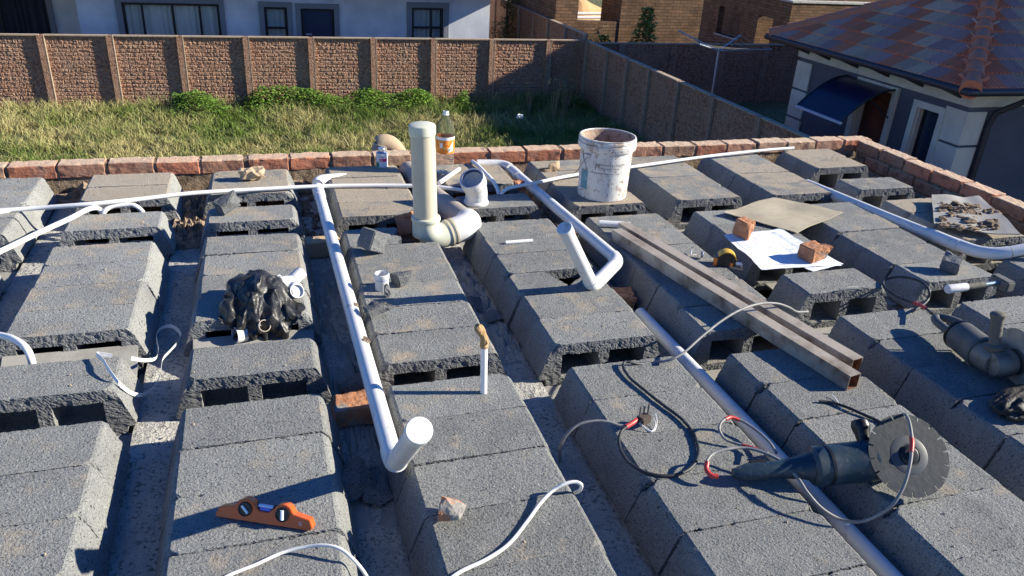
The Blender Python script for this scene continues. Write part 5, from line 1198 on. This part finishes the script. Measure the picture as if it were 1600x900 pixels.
s = MB(); s.tube([tp + rx_ @ V(.02, -.03, .004), tp + rx_ @ V(.075, -.045, .004)], .0035, 8); o = s.build('steel_bolt', 'hammerhead', smooth=True); tag(o, 'thin dark bolt lying in front of the tape measure', 'bolt')
wc = at(1096, 398, .016); s = MB(); s.lathe([(.015, 0), (.016, .001), (.016, .006), (.015, .007), (.0145, .006), (.0145, .001)], wc, (.9, -.35, .05), 24); s.lathe([(0, .0065), (.015, .0065)], wc, (.9, -.35, .05), 24)
tag(s.build('bottle_top', 'tinmetal', smooth=True), 'small silver metal cap standing on edge behind the steel tubes', 'cap')
s = MB(); s.tube(spline([at(1078, 396, .004), at(1081, 391, .012), at(1080, 398, .004), at(1088, 398, .004)], 5), .0018, 6); tag(s.build('plastic_scrap', 'labelwhite', smooth=True), 'tiny curled white scrap left of the metal cap', 'scrap')
# hammer
ha, hb_ = at(1480, 452, .018), at(1566, 441, .030); hm = empty('club_hammer', (ha + hb_) / 2, 'club hammer with white taped handle end lying on the eighth column', 'hammer')
d = (hb_ - ha); s = MB(); s.tube([ha + d * .62, ha + d * .97], .0105, 14); s.build('shaft', 'bluesteel', hm, smooth=True)
s = MB(); s.tube([ha + d * .33, ha + d * .66], .0145, 14); s.build('grip', 'wrap', hm, smooth=True)
s = MB(); s.tube([ha, ha + d * .02, ha + d * .34], [.0175, .0195, .0175], 18); s.build('taped_end', 'whitetape', hm, smooth=True)
dn = d.normalized(); sd_ = V(-dn.y, dn.x, 0); hx_ = Matrix((dn, (sd_ * .93 + V(0, 0, .0)).normalized(), V(0, 0, 1))).transposed()
s = MB(); s.box(hb_ + V(0, 0, -.002), (.042, .098, .046), hx_); s.build('head', 'hammerhead', hm, bevel=.006)

# ================================================================== GRINDERS
def grinder(name, C, n, b, label, body, disc_m, rad=.115, side_sign=1, guard=False, knob_dir=None, loop=False, toothed=True, gap=.055, L_=.25, hl=.2, handle_drop=0.0):
    b = Vector(b).normalized(); n = Vector(n); n = (n - b * b.dot(n)).normalized(); sv = n.cross(b)
    root = empty(name, C, label, 'angle grinder'); X = lambda t, s_, u: C + b * t + sv * s_ + n * u
    # disc with notched rim
    s = MB(); N_ = 18 if toothed else 48; vs = []; ring = []
    for i in range(N_):
        a = 2 * math.pi * i / N_; da = 2 * math.pi / N_ * (.075 if toothed else 0)
        if toothed:
            ring += [(rad, a + da), (rad, a + 2 * math.pi / N_ * .36), (rad, a + 2 * math.pi / N_ * .68), (rad, a + 2 * math.pi / N_ - da), (rad * .88, a + 2 * math.pi / N_ - da * .6), (rad * .88, a + 2 * math.pi / N_ + da * .6)]
        else: ring.append((rad, a))
    m_ = len(ring)
    for u in (-.0012, .0012): vs += [C + (b * math.cos(a) + sv * math.sin(a)) * r + n * u for r, a in ring] + [C + (b * math.cos(a) + sv * math.sin(a)) * rad * .5 + n * u * (1 if toothed else 1) for r, a in ring] + [C + n * u]
    T_ = 2 * m_ + 1; fs = []
    for i in range(m_):
        j = (i + 1) % m_
        fs += [(i, j, m_ + j, m_ + i), (m_ + i, m_ + j, 2 * m_), (T_ + j, T_ + i, T_ + m_ + i, T_ + m_ + j), (T_ + m_ + j, T_ + m_ + i, T_ + 2 * m_), (j, i, T_ + i, T_ + j)]
    s.add(vs, fs); dsk = s.build('cutting_disc', disc_m, root)
    s = MB(); s.lathe([(.052, .0014), (.050, .0022), (.030, .0024)], C, n, 40); s.lathe([(.045, -.0014), (.045, -.006), (0, -.006)], C, n, 40); s.build('wear_ring', 'toolwear' if disc_m == 'disc' else 'toolgrey', dsk, smooth=True)
    s = MB(); s.lathe([(.026, .0016), (.026, .004), (.021, .008), (.018, .009), (.018, .013), (.009, .0135), (.009, .017), (0, .017)], C, n, 28); s.build('flange_nut', 'blackpl', root, smooth=True)
    # gear head
    s = MB(); s.lathe([(.020, -.004), (.030, -.016), (.042, -.020), (.046, -.030), (.046, -.075), (.040, -.090), (.022, -.098), (0, -.099)], C, n, 28)
    s.tube([X(0, 0, -gap), X(.03, 0, -gap), X(.075, 0, -gap)], [.038, .046, .050], 24); s.build('gear_head', 'hammerhead' if body == 'toolgrey' else body, root, smooth=True)
    s = MB()
    for q in (-.016, .0, .016): s.box(X(.012, 0, -.099), (.030, .004, .004), Matrix((b, sv, n)).transposed()) if q == 0 else s.box(X(.012, q, -.0985), (.030, .004, .004), Matrix((b, sv, n)).transposed())
    s.build('vent', 'blackpl', root)
    # motor body and handle
    s = MB(); s.tube([X(.070, 0, -gap), X(.085, 0, -gap), X(.09, 0, -gap), X(.20, 0, -gap), X(L_ - .01, 0, -gap), X(L_, 0, -gap)], [.055, .058, .056, .055, .053, .042], 28); bo_ = s.build('motor_body', body, root, smooth=True)
    s = MB(); s.tube([X(.205, 0, -gap), X(.213, 0, -gap)], .0565, 28); s.build('seam', 'blackpl', bo_, smooth=True)
    s = MB()
    for q in range(6): s.box(X(L_ - .035, -.030 + q * .012, -gap + .046 - abs(q - 2.5) * .0035), (.026, .0045, .004), Matrix((b, sv, n)).transposed())
    s.build('vent', 'blackpl', bo_)
    D = V(0, 0, -handle_drop)
    if loop:
        s = MB(); s.tube(spline([X(L_ - .03, .0, -gap + .03), X(L_ + .03, .0, -gap + .055), X(L_ + .10, 0, -gap + .045), X(L_ + .15, 0, -gap + .005), X(L_ + .12, 0, -gap - .02), X(L_ + .03, 0, -gap - .022), X(L_ - .02, 0, -gap - .02)], 6), .0155, 14)
    else:
        s = MB(); s.tube([X(L_ - .015, 0, -gap), X(L_ + .03, 0, -gap) + D * .15, X(L_ + .09, 0, -gap) + D * .45, X(L_ + hl * .8, 0, -gap) + D * .9, X(L_ + hl, 0, -gap) + D], [.044, .031, .024, .025, .013], 18)
        s2 = MB(); s2.box(X(L_ + hl * .66, 0, -gap + .002) + D * .7 + sv * (-.02) , (.05, .02, .016), Matrix((b, sv, n)).transposed()); s2.build('trigger', 'blackpl', root, bevel=.003)
    ho = s.build('handle', body, root, smooth=True)
    # side handle
    kd = Vector(knob_dir).normalized() if knob_dir else sv * side_sign; base = X(.02 if loop else .085, 0, -gap)
    s = MB(); s.lathe([(.014, .03), (.030, .048), (.032, .056), (.019, .064), (.017, .080), (.0195, .10), (.0195, .145), (.024, .160), (.025, .168), (.018, .174), (0, .175)] if loop else [(.014, .03), (.018, .05), (.020, .075), (.024, .088), (.026, .097), (.022, .112), (0, .118)], base, kd, 24); s.build('side_handle', 'wrap' if loop else 'blackpl', root, smooth=True)
    if guard:
        s = MB(); N_ = 20; vs = []
        for i in range(N_ + 1):
            a = math.pi * (.08 + .9 * i / N_) - guard; dd = b * math.cos(a) + sv * math.sin(a)
            vs += [C + dd * .045 - n * .010, C + dd * (rad + .008) - n * .010, C + dd * (rad + .010) + n * .014]
        s.add(vs, [(3 * i + k_, 3 * i + 3 + k_, 3 * i + 4 + k_, 3 * i + 1 + k_) for i in range(N_) for k_ in range(2)]); s.build('guard', 'toolgrey', root, smooth=True)
    return root, X(L_ + hl, 0, -gap) + D
nv = V(-.62, -.50, .60); Cg = V(1.572, 1.282, .100)
hend = at(1122, 742, .03); bb = (hend - (Cg - nv.normalized() * .055)).normalized()
g1, gend = grinder('angle_grinder', Cg, nv, bb, 'large blue grey angle grinder with an exposed segmented disc facing the camera', 'toolblue', 'disc', L_=.255, hl=.215, rad=.111, knob_dir=(.15, .75, .62), handle_drop=.0)
G2 = at(1553, 566, .068); n2 = V(.90, -.34, .12).normalized(); b2v = (at(1468, 498, .060) - G2)
g2, gend2 = grinder('angle_grinder', G2 + n2 * .075, n2, b2v, 'smaller dusty grey angle grinder with loop handle at the right edge', 'toolgrey', 'discpale', L_=.20, hl=.1, loop=True, knob_dir=(-.05, .18, .95), toothed=False, gap=.075)

# ================================================================== CORDS
gc = lay('power_cord', [(1112, 742, .030), (1104, 735, .035), (1104, 722, .045), (1114, 709, .05), (1135, 702, .055), (1165, 700, .055), (1195, 708, .055), (1222, 722, .05), (1245, 745, .04), (1262, 770, .02), (1285, 795, -.01), (1315, 812, -.03), (1345, 815, -.01), (1375, 803, .03), (1395, 788, .07), (1412, 760, .11), (1422, 725, .15), (1425, 692, .18), (1422, 665, .20), (1417, 650, .20), (1411, 647, .17)], .0042, 'cordgrey', 'grey power cord of the big grinder looping across its disc', 'power cord')
def tapewrap(pp_, r, parent):
    s = MB(); s.tube(spline([at(*p) for p in pp_], 5), r, 12); s.build('tape_wrap', 'redtape', parent, smooth=True)
tapewrap([(1122, 744, .030), (1112, 743, .030), (1104, 734, .036), (1105, 722, .045)], .0068, gc); tapewrap([(1424, 706, .168), (1425, 692, .18), (1424, 682, .186)], .0060, gc)
gc2 = lay('power_cord', [(1213, 708, .03), (1203, 692, .03), (1185, 675, .03), (1165, 661, .035), (1150, 654, .04), (1138, 653, .045), (1127, 660, .045), (1124, 672, .035), (1133, 686, .02), (1150, 693, .015), (1175, 700, .02), (1200, 708, .04)], .0042, 'cordgrey', 'looped grey cord with red tape behind the grinder handle', 'power cord')
tapewrap([(1155, 656, .037), (1142, 652, .044), (1133, 655, .046)], .0058, gc2); tapewrap([(1160, 696, .015), (1172, 699, .018), (1183, 702, .022)], .0056, gc2)
bcd = lay('power_cord', [(1020, 566, -.01), (1000, 569, .0), (985, 566, .012), (976, 566, .014), (974, 574, .010), (984, 590, .007), (1005, 608, .006), (1035, 632, .006), (1062, 652, .006), (1080, 672, .006), (1090, 695, .008), (1090, 715, .008), (1078, 732, .007), (1056, 742, .006), (1030, 743, .006), (1003, 736, .006), (982, 722, .006), (970, 704, .010), (967, 688, .015), (971, 674, .02), (982, 665, .024), (993, 658, .024)], .0048, 'cord', 'thick black cord looping on the fifth column to the plug', 'power cord')
wcd = lay('power_cord', [(875, 722, -.14), (875, 708, -.10), (878, 692, -.04), (889, 675, .0), (905, 663, .02), (928, 658, .028), (950, 659, .028), (970, 665, .02), (985, 664, .022), (996, 657, .024)], .0042, 'cordgrey', 'pale grey cord rising from the trench to the plug', 'power cord')
tapewrap([(978, 667, .022), (988, 661, .024), (995, 656, .024)], .0075, wcd)
pc = at(1006, 655, .022); pg = empty('mains_plug', pc, 'brown three pin plug with bare wires joined by red tape', 'plug')
s = MB(); s.box(pc, (.040, .030, .026), Matrix.Rotation(R(20), 3, 'Z')); s.build('body', 'plug', pg, bevel=.004)
s = MB()
for (dx, dy, L_) in ((-.012, .006, .030), (.002, .010, .026), (.014, .006, .038)): s.tube([pc + V(dx, dy, .012), pc + V(dx, dy, .012 + L_)], .0032, 8)
s.build('pins', 'hammerhead', pg, smooth=True)
s = MB(); s.tube(spline([pc + V(-.018, -.01, 0), pc + V(-.005, -.03, -.012), pc + V(.012, -.038, -.016), pc + V(.03, -.02, -.008), pc + V(.032, .0, .0)], 6), .0012, 6); s.tube(spline([pc + V(-.02, -.01, -.004), pc + V(0, -.035, -.017), pc + V(.02, -.035, -.018), pc + V(.04, -.01, -.01), pc + V(.045, .015, .004)], 6), .0012, 6); s.build('bare_wires', 'labelwhite', pg, smooth=True)
lay('power_cord', [(1022, 566, -.0), (1045, 563, .02), (1068, 551, .04), (1095, 527, .065), (1125, 503, .09), (1155, 485, .105), (1185, 475, .10), (1212, 474, .085), (1232, 480, .05), (1245, 487, .01), (1262, 487, -.02)], .0045, 'cordgrey', 'grey cord bridging over the trench and the steel tubes', 'power cord')
sc_ = lay('power_cord', [(1456, 490, .05), (1444, 480, .035), (1430, 474, .025), (1408, 466, .012), (1390, 455, .008), (1380, 445, .006), (1384, 437, .01), (1402, 433, .03), (1425, 435, .045), (1443, 443, .045), (1452, 455, .03), (1450, 468, .0), (1440, 478, .0), (1425, 487, .02)], .0052, 'cord', 'black cord looping behind the small grey grinder', 'power cord')
tapewrap([(1447, 482, .04), (1438, 477, .032), (1428, 473, .024)], .0064, sc_)
lay('power_cord', [(1280, 627, .006), (1300, 629, .007), (1325, 637, .010), (1350, 648, .008), (1372, 658, .006), (1385, 668, .006)], .0048, 'cord', 'black cord end lying behind the big grinder disc', 'power cord')
lay('white_cable', [(330, 915, .006), (360, 898, .006), (400, 882, .006), (440, 864, .008), (475, 855, .016), (505, 852, .025), (530, 857, .025), (550, 872, .01), (568, 893, -.02), (580, 915, -.05)], .0042, 'cordwhite', 'white cable curving over the near third column', 'cable')
lay('white_cable', [(690, 915, .006), (720, 893, .006), (760, 874, .006), (795, 850, .006), (822, 817, .007), (843, 788, .012), (862, 768, .022), (880, 757, .035), (897, 753, .038), (908, 757, .030), (906, 766, .0), (898, 770, -.03)], .0048, 'cordwhite', 'thick white cable curving over the near fourth column', 'cable')
lay('wire_scrap', [(1300, 617, .01), (1307, 625, .006), (1315, 640, .004)], .0016, 'labelwhite', 'thin bare wire scrap near the ends of the steel tubes', 'wire')
lay('wire_scrap', [(1312, 452, .01), (1325, 449, .014), (1342, 449, .006), (1357, 451, .004)], .003, 'cordgrey', 'short pale wire behind the lone block of the seventh column', 'wire')
# flat white strip loop
P = spline([at(*p) for p in [(205, 560, -.02), (225, 563, -.04), (243, 560, -.07), (247, 545, -.10), (244, 525, -.11), (252, 513, -.11), (268, 510, -.11), (280, 519, -.10), (281, 530, -.09), (266, 548, -.08), (254, 562, -.09), (250, 585, -.11), (240, 605, -.12), (222, 617, -.10), (203, 613, -.06), (185, 598, -.0), (170, 578, .02), (160, 562, .02), (150, 553, .015), (162, 554, .012), (175, 556, .008)]], 5)
s = MB(); vs = []
for i, p in enumerate(P):
    q = V(0, 0, 1) * .006 + V(.3, .2, 0) * .006; vs += [p + q, p - q, p - q + V(.0008, .0008, 0), p + q + V(.0008, .0008, 0)]
s.add(vs, [(4 * i + k, 4 * i + 4 + k, 4 * i + 4 + (k + 1) % 4, 4 * i + (k + 1) % 4) for i in range(len(P) - 1) for k in range(4)])
tag(s.build('plastic_strip', 'labelwhite'), 'looped flat white plastic strip hanging into the trench on the left', 'plastic strip')
# wrapper in the grass
o = rock('litter', 300, atY(813, 186, 15.6), (.18, .10, .08), 'labelwhite', .3, None, .03); tag(o, 'crumpled white litter in the shaded grass', 'litter')
for o in bpy.data.objects:
    if o.type == 'MESH' and o.name.startswith('block_offcut'): o['shade'] = 1.0
